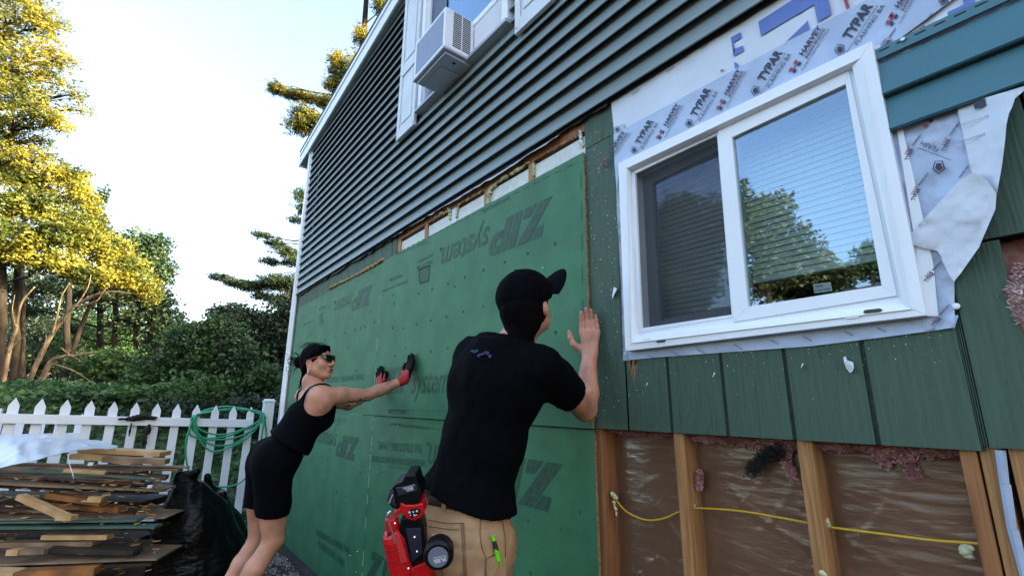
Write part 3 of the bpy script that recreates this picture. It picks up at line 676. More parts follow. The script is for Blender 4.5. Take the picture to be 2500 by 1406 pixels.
# blinds: the house's own, hung inside
def blinds(xa, xb, z0, z1, y, mt):
    B = thing('window_blind', 'drawn slatted blind behind the %s pane' % ('wide right' if xb > -.5 else 'narrow left'), 'blind', ((xa+xb)/2, y, z0))
    mb = MB(); z = z0+.012
    while z < z1:
        q = .0004*sin(z*90); mb.add([(xa, y-.0045, z-.0086+q), (xb, y-.0045, z-.0086), (xb, y-.002, z+.001), (xa, y-.002, z+.001+q), (xa, y+.0015, z+.0112), (xb, y+.0015, z+.0112)], [(0, 1, 2, 3), (3, 2, 5, 4)])
        z += .0205
    mb.build('slats', mt, B); mb = MB(); mb.box(xa, xb, y-.01, y+.01, z0-.004, z0+.008); mb.build('bottom_rail', mt, B, bevel=.002)
    mb = MB()
    for t in (.18, .82): mb.tube([(xa+(xb-xa)*t, y-.009, z0), (xa+(xb-xa)*t, y-.009, z1)], .0008, 4)
    mb.build('cord', mt, B)
M_blind = mat('blind_slat', (.50, .58, .52), .5)
blinds(-.72, -.26, 1.845, 2.46, .10, M_blind)
blinds(-1.16, -.73, 1.66, 2.46, .13, M_blind)
mb = MB(); V, F = blob(P3(1856, 722, .2), (.028, .02, .055), .1, 2, 3, 3); mb.add(V, F)  # amber blob added in place of the amber light low in the pane
tag(mb.build('amber_light_blob', mat('amber_light_colour', (.55, .18, .03), .2, spec=.7), smooth=True), 'small amber blob standing for the amber light at the foot of the wide pane', 'light stand-in')

# ------------------------------------------------------------------ house wrap and tapes round the window
def sheet(name, outline, ypts, m, parent, step=14, y=-.003, crumple=.0, sc=30, seed=0, thick=0, smooth=True, yf=None):
    from mathutils.geometry import delaunay_2d_cdt, intersect_point_quad_2d
    n = len(outline); pts = []
    for i in range(n):
        a, b = np.array(outline[i], float), np.array(outline[(i+1) % n], float); k = max(1, int(np.linalg.norm(b-a)/step))
        pts += [tuple(a+(b-a)*j/k) for j in range(k)]
    nb = len(pts); xs = [p[0] for p in pts]; ys = [p[1] for p in pts]
    def inside(p):
        c = False
        for i in range(nb):
            (x1, y1), (x2, y2) = pts[i], pts[(i+1) % nb]
            if (y1 > p[1]) != (y2 > p[1]) and p[0] < (x2-x1)*(p[1]-y1)/(y2-y1)+x1: c = not c
        return c
    q = random.Random(seed); ins = []
    for gx_ in np.arange(min(xs)+step/2, max(xs), step):
        for gy_ in np.arange(min(ys)+step/2, max(ys), step):
            p = (gx_+q.uniform(-.3, .3)*step, gy_+q.uniform(-.3, .3)*step)
            if inside(p): ins.append(p)
    P = pts+ins
    vo, _, fo, *_ = delaunay_2d_cdt([Vector(p) for p in P], [], [list(range(nb))], 1, 1e-4)
    V = []
    for p in vo:
        yy = yf(p[0], p[1]) if yf else y
        if crumple: yy -= crumple*abs(float(vnoise(np.array([p[0]/sc, p[1]/sc, seed*3.]), 1.0, seed)))+crumple*.5*abs(float(vnoise(np.array([p[0]/sc, p[1]/sc, seed*5.]), 2.7, seed+2)))
        x, z = Wp(p[0], p[1], yy); V.append((x, yy, z))
    o = mk(name, V, [tuple(f) for f in fo], m, parent, smooth=smooth)
    if thick: md = o.modifiers.new('Solidify', 'SOLIDIFY'); md.thickness = thick
    return o
sheet('house_wrap', [(1491, 246), (1850, -20), (2600, -420), (2600, 60), (2460, -10), (2140, 170), (1528, 390), (1500, 330)], None, M_wrap, H, step=22, y=-.0035, crumple=.004, sc=60, seed=1)
mb = MB()
def pp(mb, pts, y, m=0): mb.add([(Wp(*p, y)[0], y, Wp(*p, y)[1]) for p in pts], [tuple(range(len(pts)))], m)
def zB(x, y): return (1780+x/5.408, y/5.408)
def zA(x, y): return (1500+x/6.39, 180+y/6.39)
def zC(x, y): return (2120+x/6.579, y/6.579)
def zD(x, y): return (2160+x/3.7, 240+y/3.7)
yw = -.0105
pp(mb, [(1784, 92), (1808, 79), (1810, 93), (1790.5, 104.5)], yw); pp(mb, [(1784, 92), (1790.5, 104.5), (1794, 121), (1791, 139)], yw)
pp(mb, [(1790.5, 121), (1813.5, 112), (1816, 125), (1791, 138.5)], yw); pp(mb, [(1792, 153), (1797, 153), (1803, 159), (1806, 166), (1794, 167)], yw)
pp(mb, [zB(385, 290), zB(840, 0), zB(1200, -220), zB(1300, -20), zB(1120, 65), zB(420, 478)], yw)
pp(mb, [zB(1120, 65), zB(1300, -20), zB(1310, 0), zB(1350, 190), zB(1170, 300)], yw); pp(mb, [zB(735, 570), zB(1040, 275), zB(1062, 400)], yw)
pp(mb, [zC(1500, -60), zC(1690, -60), zC(1735, 125), zC(1290, 310), zC(1265, 203), zC(1530, 80)], yw); pp(mb, [zC(1885, -60), zC(2200, -60), zC(1835, 80)], yw)
mb.build('wrap_print', M_blue, H)
mb = MB(); pp(mb, [zB(1490, -60), zB(1540, -60), zB(1592, 105), zB(1555, 135)], yw-.0003); pp(mb, [(1758.5, 172.5), (1766, 169), (1766.5, 173), (1759, 176)], yw); mb.build('wrap_print', M_red, H)
items = []; q = random.Random(2)
for i in range(9):
    a = 1500+i*42; b = 250-(a-1490)*.66-(i % 2)*-12+6
    items.append(('Typar', (a, b), (a+20, b-15), (a-1, b-4), .0))
print_lines(H, yw, items, mt=M_navy, name='wrap_print')
# flashing tape above the window, on the panes' left, right and below it
sheet('flashing_tape', [(1498, 329), (1523, 315), (1775, 180), (2128, -6), (2330, -112), (2380, -40), (2160, 122), (2128, 112), (1512, 402), (1506, 470), (1500, 400)], None, M_tape, H, step=16, y=-.0125, crumple=.004, sc=45, seed=2)
sheet('flashing_tape', [(1498, 312), (1523, 302), (1524, 318), (1499, 330)], None, M_tape, H, step=10, y=-.0112, crumple=.002, sc=45, seed=3)
sheet('flashing_tape', [(1503, 398), (1516, 399), (1531, 860), (1536, 880), (1521, 880), (1517, 700), (1506, 520)], None, mat('grimy_tape', (.30, .33, .40), .5, var=.3, vscale=20), H, step=10, y=-.004, crumple=.006, sc=24, seed=4)
sheet('flashing_tape', [(1522, 850), (2262, 760), (2340, 770), (2331, 800), (2150, 824), (1980, 845), (1620, 871), (1521, 880)], None, M_tape, H, step=14, y=-.0042, crumple=.004, sc=30, seed=5)
sheet('flashing_tape', [(2120, 150), (2500, -60), (2560, 120), (2396, 250), (2425, 420), (2330, 690), (2331, 800), (2255, 806)], None, M_tape, H, step=15, y=-.0046, crumple=.009, sc=34, seed=6)
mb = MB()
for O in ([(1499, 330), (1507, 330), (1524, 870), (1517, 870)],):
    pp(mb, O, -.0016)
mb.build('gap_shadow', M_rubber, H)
mb = MB(); pp(mb, [(2190, 318), (2204, 314), (2278, 640), (2291, 772), (2262, 771)], -.0165); mb.build('nail_fin', M_white, H)
yt = -.0185
navy, red = MB(), MB()
def T3(mb, s, a, b, c, bold): text_px(mb, s, a, b, (a[0]+c[0], a[1]+c[1]), yt, bold)
S = [(zA, 6.39, (385, 1112), (603, 738), (-66, -42)), (zA, 6.39, (1265, 682), (1505, 247), (-82, -52)), (zB, 5.408, (452, 1088), (708, 692), (-82, -48)), (zB, 5.408, (1592, 537), (1900, 76), (-100, -55))]
for f, sc, a, b, c in S: T3(navy, 'TYPAR', f(*a), f(*b), (c[0]/sc, c[1]/sc), .035)
S = [(zA, 6.39, (445, 1178), (684, 772), (-30, -20), (350, 1245), (628, 745)), (zA, 6.39, (1342, 748), (1615, 288), (-34, -24), (1218, 832), (1546, 256)), (zB, 5.408, (532, 1164), (820, 718), (-34, -22), (415, 1243), (747, 695)), (zB, 5.408, (1695, 602), (2060, 80), (-38, -26), (1552, 690), (1960, 72))]
for f, sc, a, b, c, l0, l1 in S:
    T3(navy, 'FLASHING BA', f(*a), f(*b), (c[0]/sc*1.1, c[1]/sc*1.1), .0)
    p, r = f(*l0), f(*l1); P, Q = np.array(Wp(*p, yt)), np.array(Wp(*r, yt)); navy.tube([(P[0], yt, P[1]), (Q[0], yt, Q[1])], .0007, 4)
S = [(zA, 6.39, (-62, 1250), (168, 905), (-42, -26)), (zA, 6.39, (800, 822), (1003, 476), (-40, -26)), (zA, 6.39, (1752, 338), (1968, -60), (-46, -30)), (zB, 5.408, (972, 742), (1222, 362), (-50, -32)), (zC, 6.579, (490, 140), (760, -330), (-70, -42))]
for f, sc, a, b, c in S:
    A, B = f(*a), f(*b); T3(navy, 'HARVEY', A, B, (c[0]/sc, c[1]/sc), .03)
    o = np.array([-c[0], -c[1]])/sc; d = np.array(B)-np.array(A)
    A1, B1 = np.array(A)+o*.30, np.array(B)+o*.30; P, Q = Wp(*A1, yt), Wp(*B1, yt); red.tube([(P[0], yt, P[1]), (Q[0], yt, Q[1])], .0009, 4)
    A2 = np.array(A)+o*1.0; T3(navy, 'BUILDING PRODUCTS', tuple(A2), tuple(A2+d), (c[0]/sc*.42, c[1]/sc*.42), .03)
    A3 = np.array(A)+o*1.75-d*.38; T3(navy, 'CLIMATE DEFENSE SYSTEMS', tuple(A3), tuple(A3+d*1.45), (c[0]/sc*.40, c[1]/sc*.40), .0)
    hc = np.array(A)-d*.38-o*.2; u = d*.13; v = o*.55       # the little H mark of four squares
    def sq(mb, ci, cj): pp(mb, [tuple(hc+u*(ci+a)+v*(cj+b)) for a, b in ((-.5, -.5), (.5, -.5), (.5, .5), (-.5, .5))], yt)
    sq(red, .9, -.8); sq(red, -1.1, -.7); sq(navy, 1.0, .9); sq(navy, -.9, .9)
    P, Q = hc-u*1.1, hc+u*1.1; P, Q = Wp(*P, yt), Wp(*Q, yt); red.tube([(P[0], yt, P[1]), (Q[0], yt, Q[1])], .0016, 4)
def pent(mb, c, r, y=yt, rot=.5):
    for rr_, solid in ((1, 0), (.62, 1)):
        pts = [Wp(c[0]+r*rr_*cos(rot+2*pi*k/5), c[1]+r*1.15*rr_*sin(rot+2*pi*k/5), y) for k in range(5)]
        if solid: mb.add([(x, y, z) for x, z in pts], [(0, 1, 2, 3, 4)])
        else: mb.tube([(x, y, z) for x, z in pts], .0011, 4, closed=True)
for f, sc, c, r in ((zA, 6.39, (302, 1192), 50), (zA, 6.39, (1165, 775), 60), (zB, 5.408, (346, 1198), 58), (zB, 5.408, (1462, 656), 68), (zC, 6.579, (1208, 5), 75), (zA, 6.39, (40, 870), 40)):
    pent(navy, f(*c), r/sc, rot=-2.0)
# small tape printing on the strip right of the window and along the bottom
yd = -.0172; mbn, mbr = MB(), MB()
def Td(mb, s, a, b, h, bold=0, y=yd):
    a, b = np.array(a), np.array(b); A, B = np.array(Wp(*a, y)), np.array(Wp(*b, y)); d = B-A; n = np.array([-d[1], d[0]])/np.linalg.norm(d)*h
    lay_text(mb, s, A, B, A+n, y, bold)
for (x0, y0_) in ((205, 575), (265, 940), (545, 485), (640, 810), (330, 650+1200)):
    a = zD(x0, y0_)
for (a, b) in ((zD(215, 560), zD(262, 455)), (zD(270, 925), zD(328, 815)), (zD(550, 480), zD(603, 365)), ((2264, 690), (2284, 667)), ((2282, 798), (2301, 778)), (zC(250, 790), zC(360, 650)), (zC(830, 520), zC(925, 425))):
    Td(mbn, 'TYPAR', a, b, .0085, .03); o = np.array([-9, -4]); Td(mbr, 'tape', tuple(np.array(a)+o+(np.array(b)-a)*.35), tuple(np.array(b)+o), .008, .0)
for (a, b) in ((zD(262, 430), zD(342, 330)), (zD(320, 790), zD(408, 680)), (zD(600, 340), zD(690, 220)), (zD(690, 720), zD(775, 610)), ((2280, 662), (2302, 640)), ((2298, 770), (2322, 745)), (zC(360, 605), zC(465, 455)), (zC(935, 380), zC(1050, 220))):
    Td(mbn, 'HARVEY', a, b, .006, .0)
    p, r = Wp(a[0]-4, a[1]-2, yd), Wp(b[0]-4, b[1]-2, yd); mbn.tube([(p[0], yd, p[1]), (r[0], yd, r[1])], .0004, 4)
P = [zD(497, 455), zD(345, 385)]; Td(mbn, 'FLASH', P[0], P[1], .011)
p, r = Wp(*zD(290, 445), yd), Wp(*zD(600, 560), yd); mbn.tube([(p[0], yd, p[1]), (r[0], yd, r[1])], .0006, 4)
pent(mbn, zD(488, 620), 15, yd, .3); pp(mbr, [zD(340, 245), zD(385, 225), zD(395, 245), zD(352, 268)], yd); pp(mbn, [zD(395, 205), zD(435, 185), zD(440, 205), zD(405, 228)], yd)
pp(mbr, [zC(315, 290), zC(345, 235), zC(405, 260), zC(362, 305)], yt); pp(mbn, [zC(625, 570), zC(650, 530), zC(705, 545), zC(665, 585)], yt)
for (px, py) in ((1700, 858), (1790, 847), (1880, 836), (1960, 828), (2060, 815), (2140, 806), (1640, 865), (1580, 872)):
    Td(mbn, 'HARVEY', (px, py-5), (px+22, py+7), .005, 0, -.0085)
navy.build('tape_print', M_navy, H); red.build('tape_print', M_red, H); mbn.build('tape_print', M_navy, H); mbr.build('tape_print', M_red, H)
mb = MB(); pp(mb, [zC(1075, 295), zC(1260, 207), zC(1292, 320), zC(1140, 392)], yt); pp(mb, [zC(85, 745), zC(190, 710), zC(210, 820), zC(110, 860)], yt); mb.build('wrap_patch', M_wrap, H)

# new courses of teal vinyl right of the window, with their nailing hem
mb = MB(); xw = Wp(2138, 300, -.03)[0]+.006
def clap2(x0, x1, z1, e, m=0, lip=.028):
    pr = [(-.014, z1), (-.018, z1-.006), (-.038, z1-e+.006), (-.040, z1-e+.001), (-.036, z1-e-.003), (-.030, z1-e-.003), (-.030, z1-e+lip), (-.008, z1-e+lip)]
    V = [(x, y, zz) for x in (x0, x1) for y, zz in pr]; n = len(pr)
    mb.add(V, [(i, i+1, i+1+n, i+n) for i in range(n-1)]+[tuple(range(n))[::-1], tuple(range(n, 2*n))])
zA1 = Wp(2350, 58+4, -.02)[1]; zA2 = Wp(2350, 150, -.04)[1]; zA3 = Wp(2350, 252, -.04)[1]
e2 = (zA1-zA3)/2
clap2(xw, XR, zA1, e2); clap2(xw, XR, zA1-e2, e2)
zh = Wp(2350, 38, -.022)[1]
mb.box(xw, XR, -.0235, -.021, zA1+.006, zh+.016); mb.box(xw, XR, -.027, -.0236, zA1+.007, zA1+.0105)
mb.build('new_clapboard', M_vinyl2, H)
mb = MB()
for i in range(26):
    x = xw+.030+i*.0385; mb.box(x, x+.0225, -.0243, -.0236, zh+.004, zh+.0072)
mb.build('nail_slot', M_dark, H)
x, zc = xw+.083, zh+.0055; mb = MB(); mb.tube([(x, -.02, zc), (x, -.030, zc), (x, -.0315, zc)], [.0015, .0052, .004], 12); mb.build('nail_head', M_white, H)

# torn wrap curling off the wall
FL = thing('torn_house_wrap', 'large torn flap of white house wrap curling away right of the lower window', 'house wrap', (-.1, -.01, 1.8))
def curl(px, py):
    t = min(1, max(0, (px-2215-(px-2300)*.1+(py-560)*.12)/230)); return -.020-.045*t*t
sheet('back_sheet', [zD(655, 95), zD(900, 0), (2520, 205), (2478, 241), (2471, 262), (2463, 278), zD(1100, 240), zD(1085, 400), zD(1060, 600), zD(1015, 860), zD(780, 660)], None, M_wrap, FL, step=12, crumple=.005, sc=30, seed=9, yf=lambda px, py: -.0195-.030*min(1, max(0, (px-2340)/110))**2)
M_wrapb = mat('wrap_reverse', (.60, .61, .68), .55, var=.05, vscale=8, bump=.006, bscale=14)
sheet('folded_corner', [(2226, 596), (2222, 571), zD(680, 740), zD(790, 668), zD(900, 705), zD(1010, 860), zD(1000, 1000), zD(935, 1150), (2390, 604), (2345, 668), (2329, 687), (2318, 672), (2302, 639), (2297, 625), (2288, 612), (2270, 609), (2253, 605)], None, M_wrapb, FL, step=9, crumple=.011, sc=58, seed=10, smooth=True, yf=curl)
pf = Wp(2386, 262, -.022)
yq = -.036
mb = MB(); pp(mb, [zD(795, 45), zD(905, 0), zD(915, 68), zD(815, 102)], yq); mb.build('wrap_print', M_navy, FL)
print_lines(FL, -.034, [('instructions).', zD(660, 412), zD(920, 330), zD(655, 385), .01), ('high heat become. If the temperature', zD(700, 240), zD(1095, 105), zD(697, 225), .0), ('options. For more information', zD(690, 252), zD(1050, 140), zD(687, 240), .0)], mt=mat('grey_print', (.22, .24, .34), .6), name='wrap_print')

# ------------------------------------------------------------------ upper window, shutters
UW = thing('sash_window', 'white upper window with raised sash and pleated side panel', 'window', (-2.48, 0, 3.66))
xu0, xu1, zu0 = -3.05, -1.885, 3.675
mb = MB(); mb.box(xu0, xu0+.055, -.055, .04, zu0, 5.3); mb.box(xu1-.05, xu1, -.055, .04, zu0, 5.3); mb.box(xu0+.055, xu1-.04, -.02, .06, zu0+.02, zu0+.05); mb.build('frame', M_white, UW, bevel=.002)
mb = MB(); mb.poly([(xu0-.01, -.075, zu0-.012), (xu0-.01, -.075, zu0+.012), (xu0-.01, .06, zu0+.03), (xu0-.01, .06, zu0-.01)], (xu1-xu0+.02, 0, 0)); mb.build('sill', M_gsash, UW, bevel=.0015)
zl = Wp(1160, 60, -.02)[1]; zt = Wp(1104, 25, -.03)[1]
mb = MB(); mb.box(xu0+.055, xu1-.04, -.02, .01, zl-.0, zl+.045); mb.build('sash', M_white, UW, bevel=.002)
mb = MB(); mb.box(xu0+.055, xu1-.04, -.005, 0, zl+.045, 5.3); mb.build('pane', M_glass, UW)
mb = MB(); mb.box(xu0+.055, xu0+.075, -.035, .01, zu0+.03, zl); mb.box(xu0+.055, xu0+.085, -.03, .01, zl, 5.3); mb.build('sash', M_white, UW, bevel=.002)
mb = MB(); mb.box(xu0+.057, -2.72, -.012, -.010, zl+.04, 5.3); mb.build('insect_screen', mat('blue_screen', (.06, .08, .15), .5), UW)
mb = MB(); n = 26
for i in range(n):                      # pleated accordion panel beside the air conditioner
    for (x0, x1, k) in ((-2.31, xu1-.075, n),):
        a, b = x0+(x1-x0)*i/n, x0+(x1-x0)*(i+1)/n; c = (a+b)/2
        mb.add([(a, -.006, zu0+.03), (c, -.018, zu0+.03), (b, -.006, zu0+.03), (a, -.006, zl), (c, -.018, zl), (b, -.006, zl)], [(0, 1, 4, 3), (1, 2, 5, 4)])
mb.build('pleated_panel', M_white, UW)
mb = MB(); mb.box(xu1-.075, xu1-.05, -.045, .0, zu0+.02, zl+.02); mb.build('side_track', M_white, UW, bevel=.001)
def shutter(x0, x1, z0, z1, y=-.040, th=.026, lab=None):
    S = thing('shutter', lab, 'shutter', ((x0+x1)/2, y, z0)); f = .045
    mb = MB(); yo = y-th
    mb.box(x0, x0+f, yo, y, z0, z1); mb.box(x1-f, x1, yo, y, z0, z1); mb.box(x0+f, x1-f, yo, y, z0, z0+.09)
    for za, zb in ((z0+.60, z0+.70), (z1-.1, z1)): mb.box(x0+f, x1-f, yo, y, za, zb)
    mb.build('shutter_frame', M_whitew, S, bevel=.003)
    for za, zb in ((z0+.09, z0+.60), (z0+.70, z1-.1)):
        mb = MB(); mb.box(x0+f+.002, x1-f-.002, yo+.010, y, za+.002, zb-.002); mb.box(x0+f+.03, x1-f-.03, yo+.003, yo+.010, za+.035, zb-.035)
        mb.build('raised_panel', M_whitew, S, bevel=.005)
    mb = MB()
    for a in (x0+.02, x1-.02):
        for zz in (z0+.03, z0+.62, z0+1.2): V, F = blob((a, yo-.002, zz), .0055, 0, 1, 0, 1); mb.add(V, F)
    mb.build('screw', M_screw, S, smooth=True)
shutter(-3.40, -3.075, 3.575, 5.3, lab='tall white panelled shutter left of the upper window')
xr0 = Wp(1256, 72, -.066)[0]; zr0 = Wp(1262, 80, -.066)[1]
shutter(xr0, xr0+.34, zr0, 5.3, lab='tall white panelled shutter right of the upper window')

# ------------------------------------------------------------------ air conditioner
AC = thing('air_conditioner', 'white window air conditioner jutting out of the upper window', 'air conditioner', (-2.5, -.12, 3.66))
ya, yb2 = -.245, -.02; xa, xb = -2.735, -2.305; za, zb_ = 3.655, 3.99
mb = MB(); t = .022
mb.box(xa, xb, ya+.004, yb2, za+.03, zb_)
mb.box(xa, xa+t, ya, ya+.0042, za+.03, zb_); mb.box(xb-t, xb, ya, ya+.0042, za+.03, zb_); mb.box(xa+t, xb-t, ya, ya+.0042, zb_-.02, zb_); mb.box(xa+t, xb-t, ya, ya+.0042, za+.03, za+.052)
mb.build('cabinet', M_white, AC, bevel=.006)
mb = MB(); mb.poly([(xa-.004, ya-.004, za+.034), (xb+.004, ya-.004, za+.034), (xb+.004, yb2, za+.034), (xa-.004, yb2, za+.034)], (0, 0, -.020))
mb.box(xa+.02, xb-.02, ya+.02, yb2, za-.004, za+.0138); mb.box(xa+.03, xb-.14, ya+.06, yb2-.02, za-.012, za-.0042)
mb.build('drain_pan', mat('grey_white_plastic', (.44, .47, .55), .5), AC, bevel=.004)
mb = MB(); mb.tube([(-2.37, -.13, za-.0045), (-2.37, -.13, za-.0055)], .012, 14); mb.build('drain_hole', M_dark, AC)
mb = MB(); mb.box(xa+t, xb-t, ya+.001, ya+.003, za+.052, zb_-.02)
mb.build('condenser_grille', mat('bluish_grille', (.22, .26, .38), .5, var=.2, vscale=90, stretch=(3, 1, 1)), AC)
mb = MB()
for col in range(2):
    for i in range(18):
        y_ = ya+.062+col*.072; zz = za+.060+i*.0152; mb.box(xb-.002, xb+.0012, y_, y_+.064, zz, zz+.0088)
mb.build('louvre_slot', M_dark, AC)
mb = MB()
for (y_, zz) in ((ya+.03, za+.05), (ya+.19, za+.05), (ya+.215, za+.3), (ya+.03, zb_-.03)): V, F = blob((xb+.001, y_, zz), .004, 0, 1, 0, 1); mb.add(V, F)
mb.build('screw', M_screw, AC)
# ------------------------------------------------------------------ foliage helpers
def leaf_quads(P, size, asp=.5, droop=.0, seed=0, needle=False):
    """one small leaf face per point, random facing: returns V (n*4,3), F (n,4)"""
    r = np.random.default_rng(seed); n = len(P)
    a = r.normal(size=(n, 3)); a[:, 2] = a[:, 2]*.6-droop; a /= np.linalg.norm(a, axis=1)[:, None]
    b = np.cross(a, r.normal(size=(n, 3))); b /= np.linalg.norm(b, axis=1)[:, None]+1e-9
    s = (size*r.uniform(.55, 1.35, n))[:, None]
    V = np.empty((n, 4, 3)); V[:, 0] = P-a*s; V[:, 1] = P+b*s*asp+a*s*.1; V[:, 2] = P+a*s; V[:, 3] = P-b*s*asp+a*s*.1
    return V.reshape(-1, 3), np.arange(n*4, dtype=np.int64).reshape(n, 4)
def clump_points(c, rad, n, seed=0, hole=.25, sc=2.2, shell=.55):
    """points through an ellipsoid, uneven outline and gaps from noise"""
    r = np.random.default_rng(seed); d = r.normal(size=(int(n*2.2), 3)); d /= np.linalg.norm(d, axis=1)[:, None]
    q = r.uniform(0, 1, len(d))**(1/2.4); out = 1+.45*vnoise(d*2.0+seed*1.7, sc*.9, seed)
    P = d*(q*out)[:, None]; k = vnoise(P+seed, sc*1.5, seed+1) > -1+hole*2-.35
    P = P[k][:n]; return np.asarray(c)+P*np.asarray(rad)
def tuft_points(tips, n_each, r0, seed=0, flat=.5):
    r = np.random.default_rng(seed); T = np.repeat(np.asarray(tips), n_each, 0)
    return T+r.normal(size=T.shape)*r0*np.array([1, 1, flat])
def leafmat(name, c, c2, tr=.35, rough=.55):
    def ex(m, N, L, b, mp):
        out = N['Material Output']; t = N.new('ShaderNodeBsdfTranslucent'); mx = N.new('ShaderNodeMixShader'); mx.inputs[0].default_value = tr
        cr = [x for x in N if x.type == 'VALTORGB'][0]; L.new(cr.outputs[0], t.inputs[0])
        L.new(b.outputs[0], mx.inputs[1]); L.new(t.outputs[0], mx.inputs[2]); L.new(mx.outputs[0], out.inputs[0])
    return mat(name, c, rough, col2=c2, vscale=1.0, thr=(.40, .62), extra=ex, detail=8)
L_pine = leafmat('pine_needles', (.30, .255, .028), (.06, .085, .014), .45)
L_pined = leafmat('dark_pine_needles', (.045, .075, .03), (.02, .04, .02))
L_oak = leafmat('broad_leaves', (.29, .255, .03), (.045, .075, .012), .42)
L_mir = leafmat('backlit_dark_leaves', (.050, .060, .020), (.020, .030, .012), .30)  # leaf colour darkened to stand for foliage seen against the light
L_hedge = leafmat('hedge_leaves', (.045, .105, .022), (.015, .045, .012))
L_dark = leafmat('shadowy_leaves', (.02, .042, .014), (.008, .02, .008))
L_ivy = leafmat('ground_ivy', (.06, .14, .035), (.02, .06, .018))
M_bark = mat('bark', (.026, .018, .012), .95, col2=(.010, .007, .005), vscale=6, stretch=(1, 1, .3), bump=.03, bscale=14)
M_barkl = mat('pale_bark', (.26, .19, .11), .9, col2=(.07, .05, .03), vscale=5, stretch=(1, 1, .3), bump=.02, bscale=14)

def wander(a, b, n, amp, seed):
    r = random.Random(seed); a, b = np.array(a, float), np.array(b, float); L = np.linalg.norm(b-a)
    return [a+(b-a)*t+np.array([r.uniform(-1, 1), r.uniform(-1, 1), r.uniform(-.6, .6)])*amp*L*sin(pi*t) for t in np.linspace(0, 1, n)]
def tree(name, label, trunk, r0, clumps, lm, size, dens, seed=0, group=None, bark=M_bark, asp=.5, twigs=3, cat='tree', shape='broad', extra_br=()):
    """trunk: list of points; clumps: (centre, radii); limbs run from the trunk into each clump"""
    T = thing(name, label, cat, tuple(trunk[0]), group); mb = MB(); n = len(trunk)
    tr = curve([np.array(p) for p in trunk], 5); m = len(tr)
    mb.tube(tr, [r0*(1-.78*i/(m-1)) for i in range(m)], 10); rg = random.Random(seed); tips = []
    for i, (c, rad) in enumerate(clumps):
        c = np.array(c); zt = c[2]-max(rad[0], rad[1])*.5; j = int(np.argmin([abs(p[2]-zt)+.15*np.linalg.norm(p-c) for p in tr])); s = tr[j]
        rb = max(.02, r0*(1-.78*j/(m-1))*.45)
        w_ = wander(s, c, 6, .10, seed+i); mb.tube(w_, [rb*(1-.14*k) for k in range(6)], 6)
        for k in range(twigs):
            e = c+np.array([rg.uniform(-1, 1)*rad[0], rg.uniform(-1, 1)*rad[1], rg.uniform(-.7, .9)*rad[2]])*.8
            mb.tube(wander(w_[3+k % 3], e, 5, .12, seed+i*9+k), [rb*.45, rb*.38, rb*.3, rb*.2, rb*.1], 5); tips.append(e)
    for a, b, ra, rb in extra_br: mb.tube(wander(a, b, 7, .06, seed+77), list(np.linspace(ra, rb, 7)), 7)
    mb.build('trunk', bark, T, smooth=True)
    PP = []
    for i, (c, rad) in enumerate(clumps):
        vol = rad[0]*rad[1]+rad[1]*rad[2]+rad[0]*rad[2]
        PP.append(clump_points(c, rad, int(dens*2.4*vol), seed*13+i))
    P = np.concatenate(PP); V, F = leaf_quads(P, size, asp, seed=seed, droop=.1)
    mk('crown', V, F, lm, T); return T
def sprays(c, rad, n, seed, along=None):
    """flat sprays of a pine: short level branchlets set with needles"""
    r = np.random.default_rng(seed); out = []
    ctr = clump_points(c, rad, n, seed, hole=.12)
    for p in ctr:
        a = r.uniform(0, 2*pi); L = r.uniform(.12, .34); k = r.integers(9, 15); t = r.uniform(0, 1, k)[:, None]
        d = np.array([cos(a), sin(a), r.uniform(-.1, .3)])
        out.append(p+d*L*t+r.normal(size=(k, 3))*.035)
    return np.concatenate(out)
def pine(name, label, trunk, r0, clumps, lm, seed, dens=26, size=.055, group=None, bark=M_bark, extra_br=()):
    T = thing(name, label, 'tree', tuple(trunk[0]), group); mb = MB(); tr = curve([np.array(p) for p in trunk], 5); m = len(tr)
    mb.tube(tr, [r0*(1-.8*i/(m-1)) for i in range(m)], 10); rg = random.Random(seed); PP = []
    for i, (c, rad) in enumerate(clumps):
        c = np.array(c); j = int(np.argmin([abs(p[2]-(c[2]-.3)) for p in tr])); s = tr[j]; rb = max(.018, r0*(1-.8*j/(m-1))*.3)
        w_ = wander(s, c, 7, .05, seed+i); mb.tube(w_, [rb*(1-.12*k) for k in range(7)], 6)
        for k in range(4):
            e = c+np.array([rg.uniform(-1, 1)*rad[0], rg.uniform(-1, 1)*rad[1], rg.uniform(-.5, .6)*rad[2]])*.85
            mb.tube(wander(w_[4], e, 4, .08, seed+i*9+k), [rb*.4, rb*.3, rb*.2, rb*.1], 5)
        PP.append(sprays(c, rad, max(8, int(1.7*dens*(rad[0]*rad[1]+rad[1]*rad[2]+rad[0]*rad[2]))), seed*17+i))
    for a, b, ra, rb in extra_br: mb.tube(wander(a, b, 7, .06, seed+77), list(np.linspace(ra, rb, 7)), 7)
    mb.build('trunk', bark, T, smooth=True)
    P = np.concatenate(PP); V, F = leaf_quads(P, size, .30, seed=seed); mk('crown', V, F, lm, T); return T
def cl(px, py, dep, rx, rz, ry=None):    # clump centred where (px, py) is seen, radii given in photo pixels
    k = dep/FPX; return (tuple(at(px, py, dep)), (rx*k, (ry or rx)*k, rz*k))
def gz(x, y): return float(grade(x, y))+(min(1, max(0, (-x-7.6)/5))*1.5*min(1, max(0, (30-abs(y))/25)))

